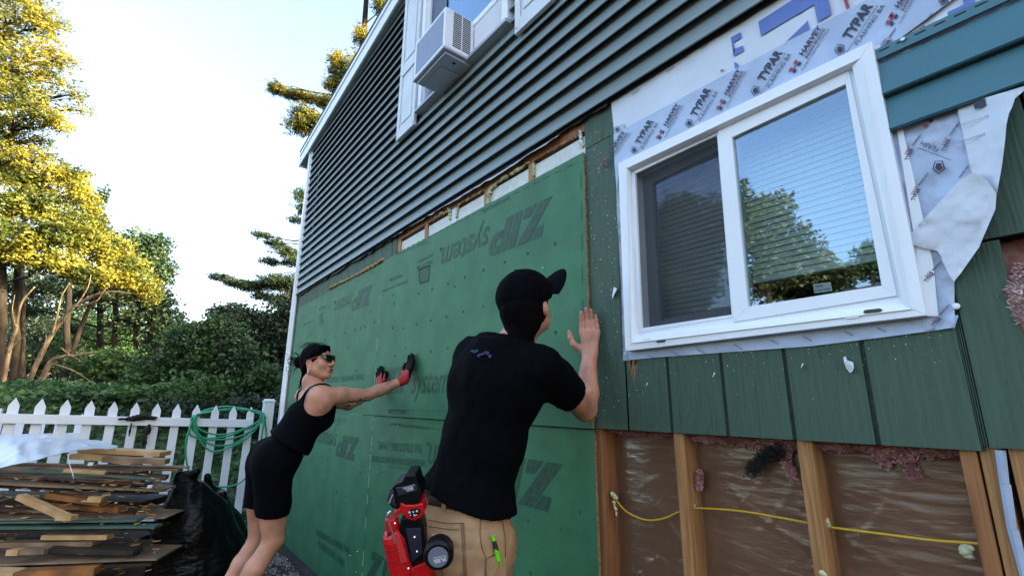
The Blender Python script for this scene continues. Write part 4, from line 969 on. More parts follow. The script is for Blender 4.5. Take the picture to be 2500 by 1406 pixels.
# ------------------------------------------------------------------ trees beyond the fence
GT = 'trees beyond the white fence'
b = at(-120, 960, 13); b[2] = gz(b[0], b[1])-.1
pine('pine_tree', 'tallest sunlit pine at the left edge with long golden branches', [tuple(b), tuple(at(-110, 600, 13)), tuple(at(-60, 200, 13)), tuple(at(-20, -250, 13)), tuple(at(0, -600, 13))], .28,
     [cl(60, 40, 13, 75, 34), cl(0, 95, 13, 60, 34), cl(120, 130, 12.8, 52, 26), cl(40, 155, 12.6, 75, 30), cl(60, 235, 12.6, 80, 34), cl(150, 150, 13, 26, 16), cl(10, 300, 12.6, 60, 30), cl(95, 285, 12.4, 62, 30), cl(135, 300, 12.6, 36, 22), cl(185, 232, 12.8, 20, 30), cl(200, 270, 12.9, 18, 14), cl(20, -30, 13, 70, 40), cl(90, -40, 13, 50, 30), cl(30, 345, 13, 50, 18), cl(-60, 60, 14, 80, 80), cl(-80, 240, 14, 80, 90), cl(105, 345, 13, 26, 12), cl(40, 385, 12.8, 60, 26), cl(-20, 400, 13, 60, 40), cl(110, 385, 13.2, 40, 20), cl(110, 60, 13, 46, 40), cl(130, 185, 13, 40, 26), cl(20, 200, 13.4, 70, 50)], L_pine, 21, dens=110, size=.05, group=GT)
b = at(-70, 960, 17); b[2] = gz(b[0], b[1])-.1
tree('oak_tree', 'golden lit spreading tree below the tall pine, left edge', [tuple(b), tuple(at(-50, 780, 17)), tuple(at(0, 600, 17)), tuple(at(60, 420, 17)), tuple(at(60, 380, 17))], .17,
     [cl(190, 430, 16.8, 30, 20), cl(210, 490, 16.8, 30, 30), cl(240, 570, 16.8, 34, 40), cl(10, 415, 16, 65, 40), cl(80, 440, 16.4, 50, 34), cl(30, 500, 15.8, 70, 40), cl(150, 430, 16.6, 40, 30), cl(110, 500, 16.2, 60, 44), cl(190, 470, 16.5, 36, 36), cl(60, 580, 15.6, 80, 40), cl(170, 560, 16, 70, 50), cl(225, 530, 16.5, 30, 44), cl(0, 620, 16, 60, 34), cl(120, 640, 16, 70, 30)], L_oak, .058, 640, seed=5, group=GT, asp=.55)
b = at(150, 950, 18); b[2] = gz(b[0], b[1])-.1
tree('oak_tree', 'yellow green crown stepping down to the right, middle of the tree line', [tuple(b), tuple(at(190, 820, 18)), tuple(at(240, 690, 18)), tuple(at(260, 560, 18))], .11,
     [cl(230, 600, 17.5, 62, 44), cl(285, 610, 17.6, 40, 34), cl(310, 650, 17.4, 50, 36), cl(190, 660, 17.2, 56, 30), cl(260, 680, 17, 60, 30), cl(340, 690, 17.3, 44, 30), cl(370, 720, 17.4, 28, 24)], L_oak, .058, 650, seed=6, group=GT, asp=.55)
b = at(380, 950, 20); b[2] = gz(b[0], b[1])-.1
tree('elm_tree', 'blue green tree at the right end of the tree line', [tuple(b), tuple(at(370, 800, 20)), tuple(at(360, 650, 20)), tuple(at(360, 590, 20))], .2,
     [cl(340, 590, 20, 46, 30), cl(390, 600, 20, 30, 34), cl(360, 640, 20, 56, 44), cl(400, 670, 20, 28, 40), cl(330, 700, 20.5, 50, 44), cl(390, 740, 20, 36, 40), cl(420, 800, 20, 40, 50), cl(250, 480, 20.5, 14, 30)], leafmat('blue_green_leaves', (.045, .085, .035), (.02, .05, .025)), .075, 420, seed=8, group=GT)
# leaning bare limbs that catch the sun under the crowns
def bare(label, pts, r, dep, br, seed):
    b0 = at(*pts[0], dep); b0[2] = gz(b0[0], b0[1])-.1; T = thing('bare_trunk', label, 'tree', tuple(b0), 'sunlit leaning trunks under the trees'); mb = MB()
    P = curve([b0]+[at(*p, dep) for p in pts[1:]], 6); mb.tube(P, list(np.linspace(r, r*.3, len(P))), 8)
    for (q, rr_) in br: Q = curve([at(*p, dep-.1) for p in q], 5); mb.tube(Q, list(np.linspace(rr_, rr_*.25, len(Q))), 6)
    mb.build('trunk', M_barkl, T, smooth=True)
bare('leaning forked trunk lit gold, left of the vine hedge', [(62, 925), (98, 870), (138, 800), (180, 750), (228, 722), (270, 712), (318, 716)], .075, 15, [([(128, 815), (140, 770), (150, 725), (170, 690)], .035), ([(150, 785), (190, 740), (215, 700), (222, 670)], .035), ([(180, 750), (235, 735), (262, 700), (300, 690)], .03), ([(228, 722), (255, 712), (280, 730)], .02), ([(98, 870), (112, 830), (108, 790)], .02)], 1)
bare('low leaning trunk ending in a pale stub', [(95, 930), (118, 892), (150, 872), (185, 868), (226, 860)], .085, 14.6, [([(120, 885), (180, 905), (230, 938)], .02), ([(150, 850), (175, 868), (205, 885)], .02), ([(160, 870), (178, 850), (200, 838)], .02)], 2)
bare('twisted trunk catching light at the far left', [(15, 925), (22, 860), (40, 800), (52, 740), (85, 700)], .07, 15.6, [([(22, 860), (45, 830), (70, 820)], .025), ([(40, 800), (30, 760), (36, 720)], .025)], 3)
b = at(250, 950, 20.5); b[2] = gz(b[0], b[1])-.1
tree('pine_tree', 'dark green pine behind the golden crowns, low over the trunks', [tuple(b), tuple(at(245, 800, 20.5)), tuple(at(240, 640, 20.5)), tuple(at(236, 560, 20.5))], .16, [cl(20, 700, 20, 80, 34), cl(110, 690, 20, 70, 30), cl(200, 715, 20, 70, 26), cl(290, 720, 20, 60, 30), cl(360, 760, 20, 50, 40), cl(60, 755, 20, 46, 18), cl(300, 790, 20, 50, 26), cl(390, 830, 20.4, 50, 40), cl(170, 800, 20, 40, 16), cl(240, 880, 20, 60, 30), cl(60, 870, 20, 50, 30)], L_pined, .065, 330, seed=15, group=GT)
for i, (px, w0, dep, top) in enumerate(((8, .16, 16, 560), (38, .12, 17, 600), (62, .12, 18.5, 620), (160, .13, 19, 660), (290, .12, 20, 700), (330, .10, 20, 720))):
    b0 = at(px, 950, dep); b0[2] = gz(b0[0], b0[1])-.1; T = thing('tree_trunk', ('far left dark upright trunk under the pines', 'second dark upright trunk from the left edge', 'third dark upright trunk from the left edge', 'dark trunk behind the leaning forked trunk', 'thin dark trunk left of the vine hedge', 'thinnest dark trunk against the vine hedge')[i], 'tree', tuple(b0), 'dark upright trunks under the crowns'); mb = MB()
    mb.tube(wander(b0, at(px+(10 if i % 2 else -8), top, dep), 8, .012, i), list(np.linspace(w0, w0*.7, 8)), 8); mb.build('trunk', M_bark, T, smooth=True)
for (px, py, dep, rx, rz, lab, lm, s) in ((60, 850, 24, 130, 90, 'dim undergrowth behind the dark trunks at far left', L_dark, 31), (250, 840, 23, 110, 90, 'leafy undergrowth behind the leaning trunks', L_hedge, 32), (330, 900, 19, 120, 40, 'low shrubs below the leaning trunks', L_hedge, 33)):
    c, rad = cl(px, py, dep, rx, rz); T = thing('undergrowth_bush', lab, 'bush', (c[0], c[1], gz(c[0], c[1])))
    V, F = leaf_quads(clump_points(c, rad, 9000, s, hole=.5, sc=3), .075, .55, seed=s); mk('foliage', V, F, lm, T)
    mb = MB(); [mb.tube(wander((c[0], c[1], gz(c[0], c[1])), np.array(c)+np.array([random.uniform(-1, 1)*rad[0]*.7, 0, random.uniform(0, .8)*rad[2]]), 5, .1, s+k), [.04, .03, .02, .015, .01], 5) for k in range(5)]; mb.build('stems', M_bark, T)
# hedge of vines and the dark bush beside the house
def bush(name, label, cls, lm, size, n, s, cat='bush', asp=.6):
    c0 = cls[0][0]; T = thing(name, label, cat, (c0[0], c0[1], gz(c0[0], c0[1]))); P = np.concatenate([clump_points(c, rad, int(n*max(.25, rad[0]*rad[2])), s+i, hole=.22, sc=2.6) for i, (c, rad) in enumerate(cls)])
    V, F = leaf_quads(P, size, asp, seed=s, droop=.25); mk('foliage', V, F, lm, T); mb = MB(); rg = random.Random(s)
    for i, (c, rad) in enumerate(cls):
        for k in range(3): mb.tube(wander((c[0]+rg.uniform(-.3, .3), c[1], gz(c[0], c[1])), np.array(c)+np.array([rg.uniform(-1, 1)*rad[0]*.8, rg.uniform(-.5, .5)*rad[1], rg.uniform(.2, .9)*rad[2]]), 6, .1, s+k+i*5), [.035, .03, .024, .018, .012, .006], 5)
    mb.build('stems', M_bark, T)
bush('vine_hedge', 'tall green vine covered hedge between fence and tree line', [cl(500, 880, 11, 90, 80), cl(420, 900, 11, 80, 66), cl(560, 860, 10.8, 60, 70), cl(470, 820, 11.2, 60, 36), cl(600, 900, 10.6, 60, 60), cl(380, 930, 10.6, 70, 40), cl(530, 800, 11.2, 46, 30), cl(520, 950, 10, 120, 40), cl(650, 930, 10.2, 50, 40)], L_hedge, .05, 5200, 41)
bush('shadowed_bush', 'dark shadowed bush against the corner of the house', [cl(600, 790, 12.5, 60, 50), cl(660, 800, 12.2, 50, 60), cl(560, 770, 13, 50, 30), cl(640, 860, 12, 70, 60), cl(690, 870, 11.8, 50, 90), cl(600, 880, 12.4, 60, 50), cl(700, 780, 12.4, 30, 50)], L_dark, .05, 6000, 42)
for (px, py, dep, rx, rz, lab, s) in ((40, 780, 27, 150, 120, 'dark mass of far woodland behind the left trunks', 71), (230, 760, 28, 130, 120, 'dark far woodland behind the leaning trunks', 72), (380, 830, 26, 80, 110, 'dark far woodland left of the vine hedge', 73)):
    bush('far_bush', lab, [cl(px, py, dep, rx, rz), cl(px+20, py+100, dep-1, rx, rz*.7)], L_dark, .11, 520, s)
bush('leafy_bush', 'low bright green leafy bank plant behind the left pickets', [cl(60, 975, 9.5, 110, 24), cl(220, 965, 9.5, 110, 26), cl(120, 950, 10.2, 110, 20), cl(330, 965, 9.5, 90, 26)], L_ivy, .055, 9000, 43)
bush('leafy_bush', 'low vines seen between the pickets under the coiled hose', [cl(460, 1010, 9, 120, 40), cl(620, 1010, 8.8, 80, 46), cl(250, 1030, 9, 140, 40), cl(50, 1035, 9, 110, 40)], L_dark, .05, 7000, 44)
rg2 = np.random.default_rng(5); n = 60000
gxp = rg2.uniform(-17, -7.0, n); gyp = rg2.uniform(-9, 9, n); gzp = np.array([gz(a, b_) for a, b_ in zip(gxp, gyp)])+np.abs(rg2.normal(size=n))*.10
V, F = leaf_quads(np.stack([gxp, gyp, gzp], -1), .06, .6, seed=50); o = mk('ground_cover', V, F, L_ivy); o['kind'] = 'stuff'; o['label'] = 'ivy and weeds covering the bank behind the fence'
# pines behind the house, seen past its left edge
def pinecl(L_, dep): return [cl(px, py, dep, rx, rz) for px, py, rx, rz in L_]
b = at(860, 900, 24); b[2] = 0
pine('pine_tree', 'tall pine behind the roof edge with one branch reaching left', [tuple(b), tuple(at(870, 400, 24)), tuple(at(890, 60, 24)), tuple(at(910, -200, 24))], .3,
     pinecl([(675, 218, 26, 12), (712, 232, 26, 8), (750, 240, 24, 8), (790, 250, 30, 10), (745, 280, 34, 14), (735, 310, 40, 14), (775, 300, 30, 16), (822, 150, 20, 26), (826, 180, 24, 18), (815, 210, 26, 14), (880, 90, 18, 26), (935, 20, 24, 26), (930, -30, 30, 40), (870, 190, 40, 60)], 24), L_pine, 61, dens=260, size=.055, group='pines behind the house')
b = at(800, 900, 20); b[2] = 0
pine('pine_tree', 'nearer dark pine with drooping branches left of the corner post', [tuple(b), tuple(at(790, 700, 20)), tuple(at(800, 480, 20)), tuple(at(800, 440, 20))], .25,
     pinecl([(735, 480, 16, 20), (742, 510, 20, 14), (722, 538, 18, 6), (640, 575, 20, 6), (670, 595, 24, 9), (700, 615, 28, 12), (722, 640, 30, 12), (660, 640, 22, 7), (540, 678, 26, 6), (580, 692, 30, 7), (620, 700, 36, 12), (680, 690, 46, 20), (720, 700, 30, 34), (700, 735, 40, 18), (640, 725, 24, 8)], 20), L_pined, 62, dens=330, size=.05, group='pines behind the house')
# unseen trees added behind the house, screening the low sun from the tree line
for i, (x, y, h) in enumerate(((-6.0, 11.8, 10.6), (-2.5, 12.5, 11.8), (1.5, 13, 10.8), (-9.0, 14.5, 11.2))):
    tree('sun_screen_tree', ('unseen round tree added as sun screen behind the back wall, nearest the left corner', 'unseen tall tree added as sun screen behind the middle of the house', 'unseen round tree added as sun screen behind the right half of the house', 'unseen spreading tree added as sun screen beyond the back left corner')[i], [(x, y, -.2), (x+.1, y, 2.5), (x, y, h-1)], .2, [((x, y, h*.55), (2.4, 2.2, h*.43)), ((x+1.2, y-.4, h*.38), (1.9, 1.6, h*.35)), ((x-1.3, y+.3, h*.42), (1.8, 1.8, h*.38))], L_hedge, .17, 110, seed=120+i, group='unseen trees added to screen the sun')
# trees across the yard, seen mirrored in the panes
for i, (L_, dist, lab, lm) in enumerate((
    ([(1640, 560, 60, 80), (1600, 640, 60, 100), (1700, 620, 60, 110), (1670, 520, 50, 50), (1740, 540, 40, 60), (1650, 720, 80, 60), (1800, 480, 28, 44), (1810, 560, 44, 60)], 17, 'broad backlit tree mirrored in the narrow left pane', L_mir),
    ([(1850, 520, 34, 44), (1905, 520, 30, 50), (1870, 600, 60, 60), (1950, 600, 40, 50), (1990, 640, 40, 40), (1900, 680, 90, 44), (2030, 670, 40, 28)], 18, 'tapering grey green tree mirrored in the wide right pane', L_mir),
    ([(2115, 625, 24, 30), (2080, 665, 34, 20), (2150, 640, 30, 44), (2000, 700, 60, 20), (1960, 710, 70, 20)], 20, 'low dark tree mirrored at the foot of the wide pane', L_pined))):
    cls = []
    for (px, py, rx, rz) in L_:
        c = refl(px, py, dist); k = (dist+2)/FPX; cls.append((tuple(c), (rx*k, rx*k, rz*k)))
    c0 = cls[0][0]; tree('yard_tree', lab, [(c0[0], c0[1], -.2), (c0[0]+.1, c0[1], 1.5), (c0[0], c0[1], c0[2]+.4)], .22, cls, lm, .09, 330, seed=90+i, group='trees across the yard')
# a neighbour's low roof mirrored at the very foot of the pane
c = refl(2110, 700, 14); NH = thing('neighbour_shed', 'dark low shed across the yard, mirrored in the wide pane', 'shed', (c[0], c[1], -.1)); mb = MB()
mb.box(c[0]-.6, c[0]+3.2, c[1]-3, c[1], -.2, c[2]-.2); mb.build('wall', mat('shed_grey', (.10, .12, .14), .8), NH); mb = MB()
mb.poly([(c[0]-.9, c[1]+.3, c[2]-.22), (c[0]-.9, c[1]-1.5, c[2]+.35), (c[0]-.9, c[1]-3.3, c[2]-.22)], (4.4, 0, 0)); mb.build('roof', mat('shed_roof', (.03, .03, .035), .8), NH)

# ------------------------------------------------------------------ picket fence
M_fence = mat('fence_vinyl', (.62, .66, .74), .4, var=.05, vscale=4)
FX = -6.34
FN = thing('picket_fence', 'white vinyl picket fence running from the corner of the house, hose hung on it', 'fence', (FX, -2, -.1))
def fence(T, x0, y_from, y_to, ztop, pitch, wd=.075, zlow=-.02, slope=0.0, rails=(.16, 1.10), post=True, first=0):
    y = y_from-first; i = 0
    def zt(y): return ztop+slope*(y_from-y)
    while y > y_to:
        dz = zt(y)-ztop; z1 = ztop+dz; mb = MB()
        mb.poly([(x0, y-wd/2, zlow+dz), (x0, y+wd/2, zlow+dz), (x0, y+wd/2, z1-.075), (x0, y+wd/2-.003, z1-.07), (x0, y, z1), (x0, y-wd/2+.003, z1-.07), (x0, y-wd/2, z1-.075)], (-.022, 0, 0))
        mb.build('picket', M_fence, T, bevel=.002); y -= pitch
    for zr in rails:
        mb = MB(); a, b_ = y_from+.03, y_to
        V = [(x0+s, yy, zr+zt(yy)-ztop+h) for yy in (a, b_) for s, h in ((.002, 0), (.042, 0), (.042, .085), (.002, .085))]
        mb.add(V, [(0, 1, 5, 4), (1, 2, 6, 5), (2, 3, 7, 6), (3, 0, 4, 7), (0, 3, 2, 1), (4, 5, 6, 7)]); mb.build('rail', M_fence, T, bevel=.003)
fence(FN, FX, -.36, -4.3, 1.385, .178, slope=.045, rails=(.20, 1.155))
pp0 = at(665, 990, 5.55); mb = MB(); yp = pp0[1]-.02
mb.box(FX-.05, FX+.05, yp-.055, yp+.055, -.15, 1.44); mb.build('post', M_fence, FN, bevel=.004)
mb = MB(); mb.box(FX-.058, FX+.058, yp-.063, yp+.063, 1.44, 1.455); mb.poly([(FX-.05, yp-.055, 1.455), (FX+.05, yp-.055, 1.455), (FX, yp-.055, 1.475)], (0, .11, 0)); mb.build('post_cap', M_fence, FN, bevel=.002)
F2 = thing('picket_fence', 'second white fence further back, glimpsed through the pickets', 'fence', (-7.6, -3, -.1))
fence(F2, -7.6, -1.9, -6.0, 1.30, .17, wd=.09, rails=(.28, 1.0), slope=.0)
for yy in (-2.62,): mb = MB(); mb.box(-7.65, -7.55, yy-.06, yy+.06, -.1, 1.36); mb.build('post', M_fence, F2, bevel=.004)

# garden hose looped over the pickets
HS = thing('garden_hose', 'coiled green garden hose hanging over the pickets by the house corner', 'hose', (FX+.06, -1, 1.2)); mb = MB(); rr = random.Random(12)
M_hose = mat('green_hose', (.012, .26, .14), .35)
def fz(px, py, dx=0.07):              # point on a plane just in front of the fence
    D = FW + RT*(px-1250)/FPX - UP*(py-703)/FPX; t = (FX+dx-CAM[0])/D[0]; return CAM+D*t
loops = [[(470, 1020), (462, 1060), (500, 1070), (560, 1062), (610, 1040), (640, 1015), (600, 998), (530, 1000), (480, 1008)],
         [(476, 1015), (470, 1045), (510, 1085), (575, 1080), (625, 1040), (640, 1012), (590, 1000), (520, 1004)],
         [(466, 1022), (478, 1060), (520, 1100), (590, 1078), (630, 1040), (642, 1010), (580, 996), (500, 1004)],
         [(480, 1012), (480, 1050), (505, 1072), (565, 1070), (610, 1052), (645, 1020), (615, 1002), (540, 1003)],
         [(474, 1018), (490, 1048), (540, 1060), (600, 1046), (636, 1022), (625, 1004), (560, 999), (500, 1006)],
         [(468, 1030), (455, 1080), (462, 1150), (500, 1180), (560, 1188), (600, 1165), (632, 1100), (646, 1030), (640, 1008), (560, 994), (490, 1004)]]
for k, lp in enumerate(loops):
    P = [fz(px+rr.uniform(-2, 2), py+rr.uniform(-2, 2), (.065+.012*k if py > 1008 else -.045-.004*k)) for px, py in lp]
    P = P+[P[0]]; mb.tube(curve(P, 7)[:-1], .0095, 7, closed=True)
mb.tube(curve([fz(642, 1010), fz(650, 1060), fz(640, 1150), fz(632, 1230), fz(622, 1300, .12)], 7), .0095, 7)
mb.build('hose_coil', M_hose, HS, smooth=True)
# black work gloves / cloth thrown over the rail
CL = thing('black_cloth', 'black cloth thrown over the top rail of the fence', 'cloth', tuple(fz(345, 1020))); mb = MB()
for (px, py, sx, sz, s) in ((345, 1018, .07, .028, 1), (322, 1022, .05, .022, 2), (372, 1020, .035, .018, 3), (300, 1022, .035, .008, 4), (318, 1048, .008, .06, 5), (352, 1075, .022, .05, 6), (362, 1050, .020, .05, 7)):
    V, F = blob(fz(px, py, .06), (.03, sx, sz), .5, 3, s+60, 3); mb.add(V, F)
mb.build('cloth_folds', mat('black_fabric', (.004, .004, .004), .9), CL, smooth=True)

# ------------------------------------------------------------------ pile of torn-off boards
def lum(n, a, b, seed=0): return mat(n, a, .8, col2=b, vscale=7, stretch=(1, 1, 1), thr=(.3, .65), bump=.0015, bscale=40, detail=7)
W_new = lum('fresh_pine_board', (.50, .33, .16), (.34, .19, .075)); W_old = lum('weathered_board', (.26, .17, .10), (.10, .055, .03)); W_dk = lum('rotten_board', (.12, .055, .025), (.02, .010, .006))
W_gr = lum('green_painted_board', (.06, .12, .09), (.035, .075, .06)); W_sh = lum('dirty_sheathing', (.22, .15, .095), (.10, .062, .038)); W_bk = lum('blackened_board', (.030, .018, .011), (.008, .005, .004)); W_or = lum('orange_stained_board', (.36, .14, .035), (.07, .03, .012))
def board(label, l, r, th, wid, m, dl=3.15, dr=3.35, grp='scrap boards in the pile', jag=0, seed=0, name='scrap_board', tilt=0.0):
    """l, r: photo points of the front top edge; th, wid in metres (wid runs away from the camera)"""
    A, B = at(*l, dl), at(*r, dr); d = (B-A)/np.linalg.norm(B-A); back = np.cross(np.array([0, 0, 1.]), d); back /= np.linalg.norm(back)
    if np.dot(back, FW) < 0: back = -back
    back = back*cos(tilt)+np.array([0, 0, 1])*sin(tilt)
    upv = np.cross(d, back); upv *= np.sign(upv[2]); q = random.Random(seed); mb = MB(); n = 8
    V = []
    for i in range(n+1):
        p = A+(B-A)*i/n; e = q.uniform(-1, 1)*th*.12*jag
        f = 0 if i < n else q.uniform(-.02, .0)*jag
        for s, h in ((0, 0), (0, -1), (1, -1), (1, 0)): V.append(p+d*f+back*wid*s+upv*(h*th+(e if h == -1 else e*.3)))
    F = [(i*4+k, i*4+(k+1) % 4, (i+1)*4+(k+1) % 4, (i+1)*4+k) for i in range(n) for k in range(4)]+[(3, 2, 1, 0), (n*4, n*4+1, n*4+2, n*4+3)]
    mb.add(V, F); o = mb.build(name, m, bevel=.0015 if th > .006 else 0); return tag(o, label, 'board', grp)
LB = [
 ('clean pale board, uppermost on the scrap pile', (190, 1093), (392, 1104), .030, .14, W_new, 3.3, 3.35),
 ('short end of a pale board just under the topmost one', (170, 1108), (330, 1117), .034, .12, W_new, 3.2, 3.3),
 ('weathered brown board with a square cut end near the pile top', (250, 1116), (408, 1121), .036, .09, W_old, 3.15, 3.25),
 ('long thin grey lath sticking out right of the pile towards the bag', (-140, 1128), (462, 1139), .012, .06, W_old, 3.2, 3.5),
 ('second long lath lying under the grey one', (-140, 1136), (440, 1146), .012, .08, W_old, 3.15, 3.45),
 ('short block of fresh pine wedged over the green strip', (155, 1144), (258, 1150), .022, .05, W_new, 3.05, 3.12),
 ('long green painted strip across the upper pile', (57, 1146), (392, 1168), .013, .04, W_gr, 3.0, 3.2),
 ('thin brown strip left of the green strip', (-140, 1138), (70, 1146), .010, .10, W_old, 3.05, 3.1),
 ('plain brown lath behind the right end of the green strip', (230, 1146), (330, 1152), .010, .10, W_old, 3.2, 3.3),
 ('dark red brown plank end behind the green strip', (250, 1152), (410, 1162), .030, .10, W_dk, 3.25, 3.4),
 ('ragged brown strip below the green strip', (-140, 1158), (350, 1172), .010, .12, W_old, 3.1, 3.25),
 ('split brown strip with a loose tip at its right', (90, 1166), (356, 1182), .009, .10, W_dk, 3.12, 3.2),
 ('long notched plywood edge across the middle of the pile', (-140, 1172), (398, 1196), .014, .20, W_sh, 2.95, 3.2),
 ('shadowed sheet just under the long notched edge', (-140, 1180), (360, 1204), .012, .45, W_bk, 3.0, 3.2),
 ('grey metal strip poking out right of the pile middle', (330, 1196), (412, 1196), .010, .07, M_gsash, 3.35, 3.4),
 ('small pale wood slip in the gap under the notched edge', (165, 1197), (226, 1199), .018, .05, W_old, 3.15, 3.2),
 ('dull orange board pointing right inside the middle gap', (110, 1203), (245, 1222), .034, .06, W_or, 3.1, 3.05),
 ('short pale offcut against the orange board', (215, 1212), (250, 1214), .032, .04, W_new, 3.0, 3.02),
 ('slanting pale stud end leaning down to the right in the pile', (42, 1206), (165, 1262), .034, .05, W_new, 2.98, 2.9),
 ('square cut block at the foot of the slanting stud', (135, 1258), (176, 1258), .030, .05, W_new, 2.88, 2.88),
 ('rotten orange brown board lying behind the slanting stud', (60, 1222), (290, 1240), .034, .10, W_or, 3.15, 3.15),
 ('rotten dark board just above the wide grey sheet', (-140, 1236), (330, 1254), .020, .12, W_dk, 3.1, 3.15),
 ('wide grey plywood sheet showing its right corner', (-140, 1268), (408, 1263), .008, .42, W_sh, 2.95, 3.1),
 ('long peeling green board with white flakes', (-140, 1275), (335, 1269), .012, .10, W_gr, 2.95, 3.02),
 ('lower peeling green board with a frayed right end', (-140, 1288), (378, 1284), .014, .08, W_gr, 2.92, 3.0),
 ('blackened thick sheet under the green boards', (-140, 1294), (370, 1292), .014, .22, W_bk, 2.95, 3.02),
 ('clean brown stud lying in the lower gap', (100, 1306), (262, 1306), .028, .06, W_new, 2.98, 3.0),
 ('crumbling board below the clean stud', (-10, 1325), (232, 1322), .030, .08, W_old, 2.95, 2.98),
 ('pale block end at lower left of the pile', (15, 1342), (44, 1342), .032, .05, W_new, 2.85, 2.85),
 ('pinkish weathered block beside the pale block end', (42, 1342), (112, 1340), .030, .06, W_sh, 2.86, 2.87),
 ('charred fibrous board above the lowest wide sheet', (115, 1338), (330, 1345), .026, .10, W_bk, 2.9, 2.95),
 ('lowest wide brown sheet with a chipped corner', (-140, 1382), (385, 1363), .010, .48, W_sh, 2.78, 2.95),
 ('dark edge of a sheet at the bottom of the pile', (-140, 1392), (372, 1374), .016, .48, W_bk, 2.8, 2.95),
 ('reddish plank lowest of all at the bottom edge', (35, 1398), (232, 1386), .045, .10, W_or, 2.75, 2.85),
 ('pale board end at the bottom left corner', (-140, 1392), (34, 1398), .05, .10, W_new, 2.7, 2.75),
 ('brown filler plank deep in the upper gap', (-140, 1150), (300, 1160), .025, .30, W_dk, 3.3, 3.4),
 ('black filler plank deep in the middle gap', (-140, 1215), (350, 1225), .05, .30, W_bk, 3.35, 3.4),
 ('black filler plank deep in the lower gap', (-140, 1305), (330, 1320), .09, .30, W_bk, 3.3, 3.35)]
for i, (lab, l, r, th, wid, m, dl, dr) in enumerate(LB): board(lab, l, r, th, wid, m, dl, dr, jag=1.0 if m in (W_dk, W_bk, W_old, W_sh) else .25, seed=i)
# sheets and rubbish holding the pile up from the ground
for k, (z0, z1) in enumerate(((-.1, .02), (.04, .16), (.18, .28))):
    A, B = at(-200, 1400, 3.0), at(360, 1400, 3.1); d = (B-A)/np.linalg.norm(B-A); bk = np.array([-d[1], d[0], 0]); bk = bk*np.sign(np.dot(bk, FW))
    mb = MB(); c = (A+B)/2+bk*.3; c[2] = (z0+z1)/2; mb.obox(c, d*(.85-.05*k), bk*.28, np.array([0, 0, (z1-z0)/2])); tag(mb.build('scrap_board', W_dk, bevel=.004), ('thick dark timber on the ground under the pile', 'second thick timber under the pile', 'third thick timber under the pile')[k], 'board', 'scrap boards in the pile')
for (px, py, s, lab) in ((222, 1132, 9, 'small white paper tag on the upper laths'), (366, 1187, 8, 'small white plastic bit on the notched edge')):
    c = at(px, py, 3.02); mb = MB(); k = s*3.0/FPX; mb.obox(c, RT*k*.7, UP*k*.4+RT*k*.2, FW*.004); tag(mb.build('paper_tag', M_whitew), lab, 'litter', 'white litter on the board pile')
mb = MB(); mb.tube(curve([at(165, 1108, 3.0), at(168, 1128, 2.98), at(177, 1155, 2.96), at(180, 1168, 2.96)], 8), .0022, 5); tag(mb.build('string', M_whitew), 'thin white cord hanging over the board ends', 'cord')
mb = MB(); q = random.Random(9)
for i in range(420):
    px, py = q.uniform(-60, 400), q.uniform(1150, 1400); dep = q.uniform(3.0, 3.3); c = at(px, py, dep); L_ = q.uniform(.01, .07)*(1.8 if q.random() < .1 else 1); a = q.uniform(-.5, .5)
    d = RT*cos(a)+UP*sin(a)*.5+FW*q.uniform(-.4, .4); d /= np.linalg.norm(d); e = np.cross(d, np.array([0, 0, 1.])); e /= np.linalg.norm(e); mb.obox(c, d*L_/2, e*q.uniform(.002, .008), np.array([0, 0, q.uniform(.0008, .004)]), q.choice((0, 0, 1, 2)))
o = mb.build('splinters', W_old, mats=[W_new, W_or]); o['kind'] = 'stuff'; o['label'] = 'splinters and chips caught between the boards of the pile'
# clear plastic sheet over the top left of the pile
def plas(m, N, L, b, mp):
    out = N['Material Output']; t = N.new('ShaderNodeBsdfTransparent'); mx = N.new('ShaderNodeMixShader'); lw = N.new('ShaderNodeLayerWeight'); lw.inputs[0].default_value = .35
    mr = N.new('ShaderNodeMapRange'); mr.inputs['To Min'].default_value = .45; mr.inputs['To Max'].default_value = .95; L.new(lw.outputs['Facing'], mr.inputs[0]); L.new(mr.outputs[0], mx.inputs[0])
    L.new(t.outputs[0], mx.inputs[1]); L.new(b.outputs[0], mx.inputs[2]); L.new(mx.outputs[0], out.inputs[0])
M_plas = mat('clear_polythene', (.42, .47, .58), .28, spec=.5, extra=plas)
nu, nv = 90, 46; rowsV = []
top_l = [(-160, 1052), (0, 1062), (90, 1062), (160, 1068), (230, 1076), (280, 1090)]; bot_l = [(-160, 1150), (0, 1142), (60, 1128), (120, 1112), (190, 1096), (286, 1092)]
def interp(L_, t):
    xs = [p[0] for p in L_]; x = xs[0]+(xs[-1]-xs[0])*t; return x, np.interp(x, xs, [p[1] for p in L_])
for i in range(nu):
    t = i/(nu-1); a, b_ = interp(top_l, t), interp(bot_l, t)
    for j in range(nv):
        s = j/(nv-1); px, py = a[0]+(b_[0]-a[0])*s, a[1]+(b_[1]-a[1])*s; dep = 3.62-.62*s
        P = at(px, py, dep); q = vnoise(np.array([t*9, s*3.2, 1.]), 1.0, 5)*.035+vnoise(np.array([t*24+s*5, s*6, 2.]), 1.0, 6)*.012
        P = P+FW*q*.8+UP*q*.35*(1 if 0 < j < nv-1 else .3); rowsV.append(P)
idp = np.arange(nu*nv).reshape(nu, nv); Fp = np.stack([idp[:-1, :-1], idp[1:, :-1], idp[1:, 1:], idp[:-1, 1:]], -1).reshape(-1, 4)
tag(mk('plastic_sheet', np.array(rowsV), Fp, M_plas, smooth=True), 'crumpled clear plastic sheet draped over the left of the board pile', 'plastic sheet')

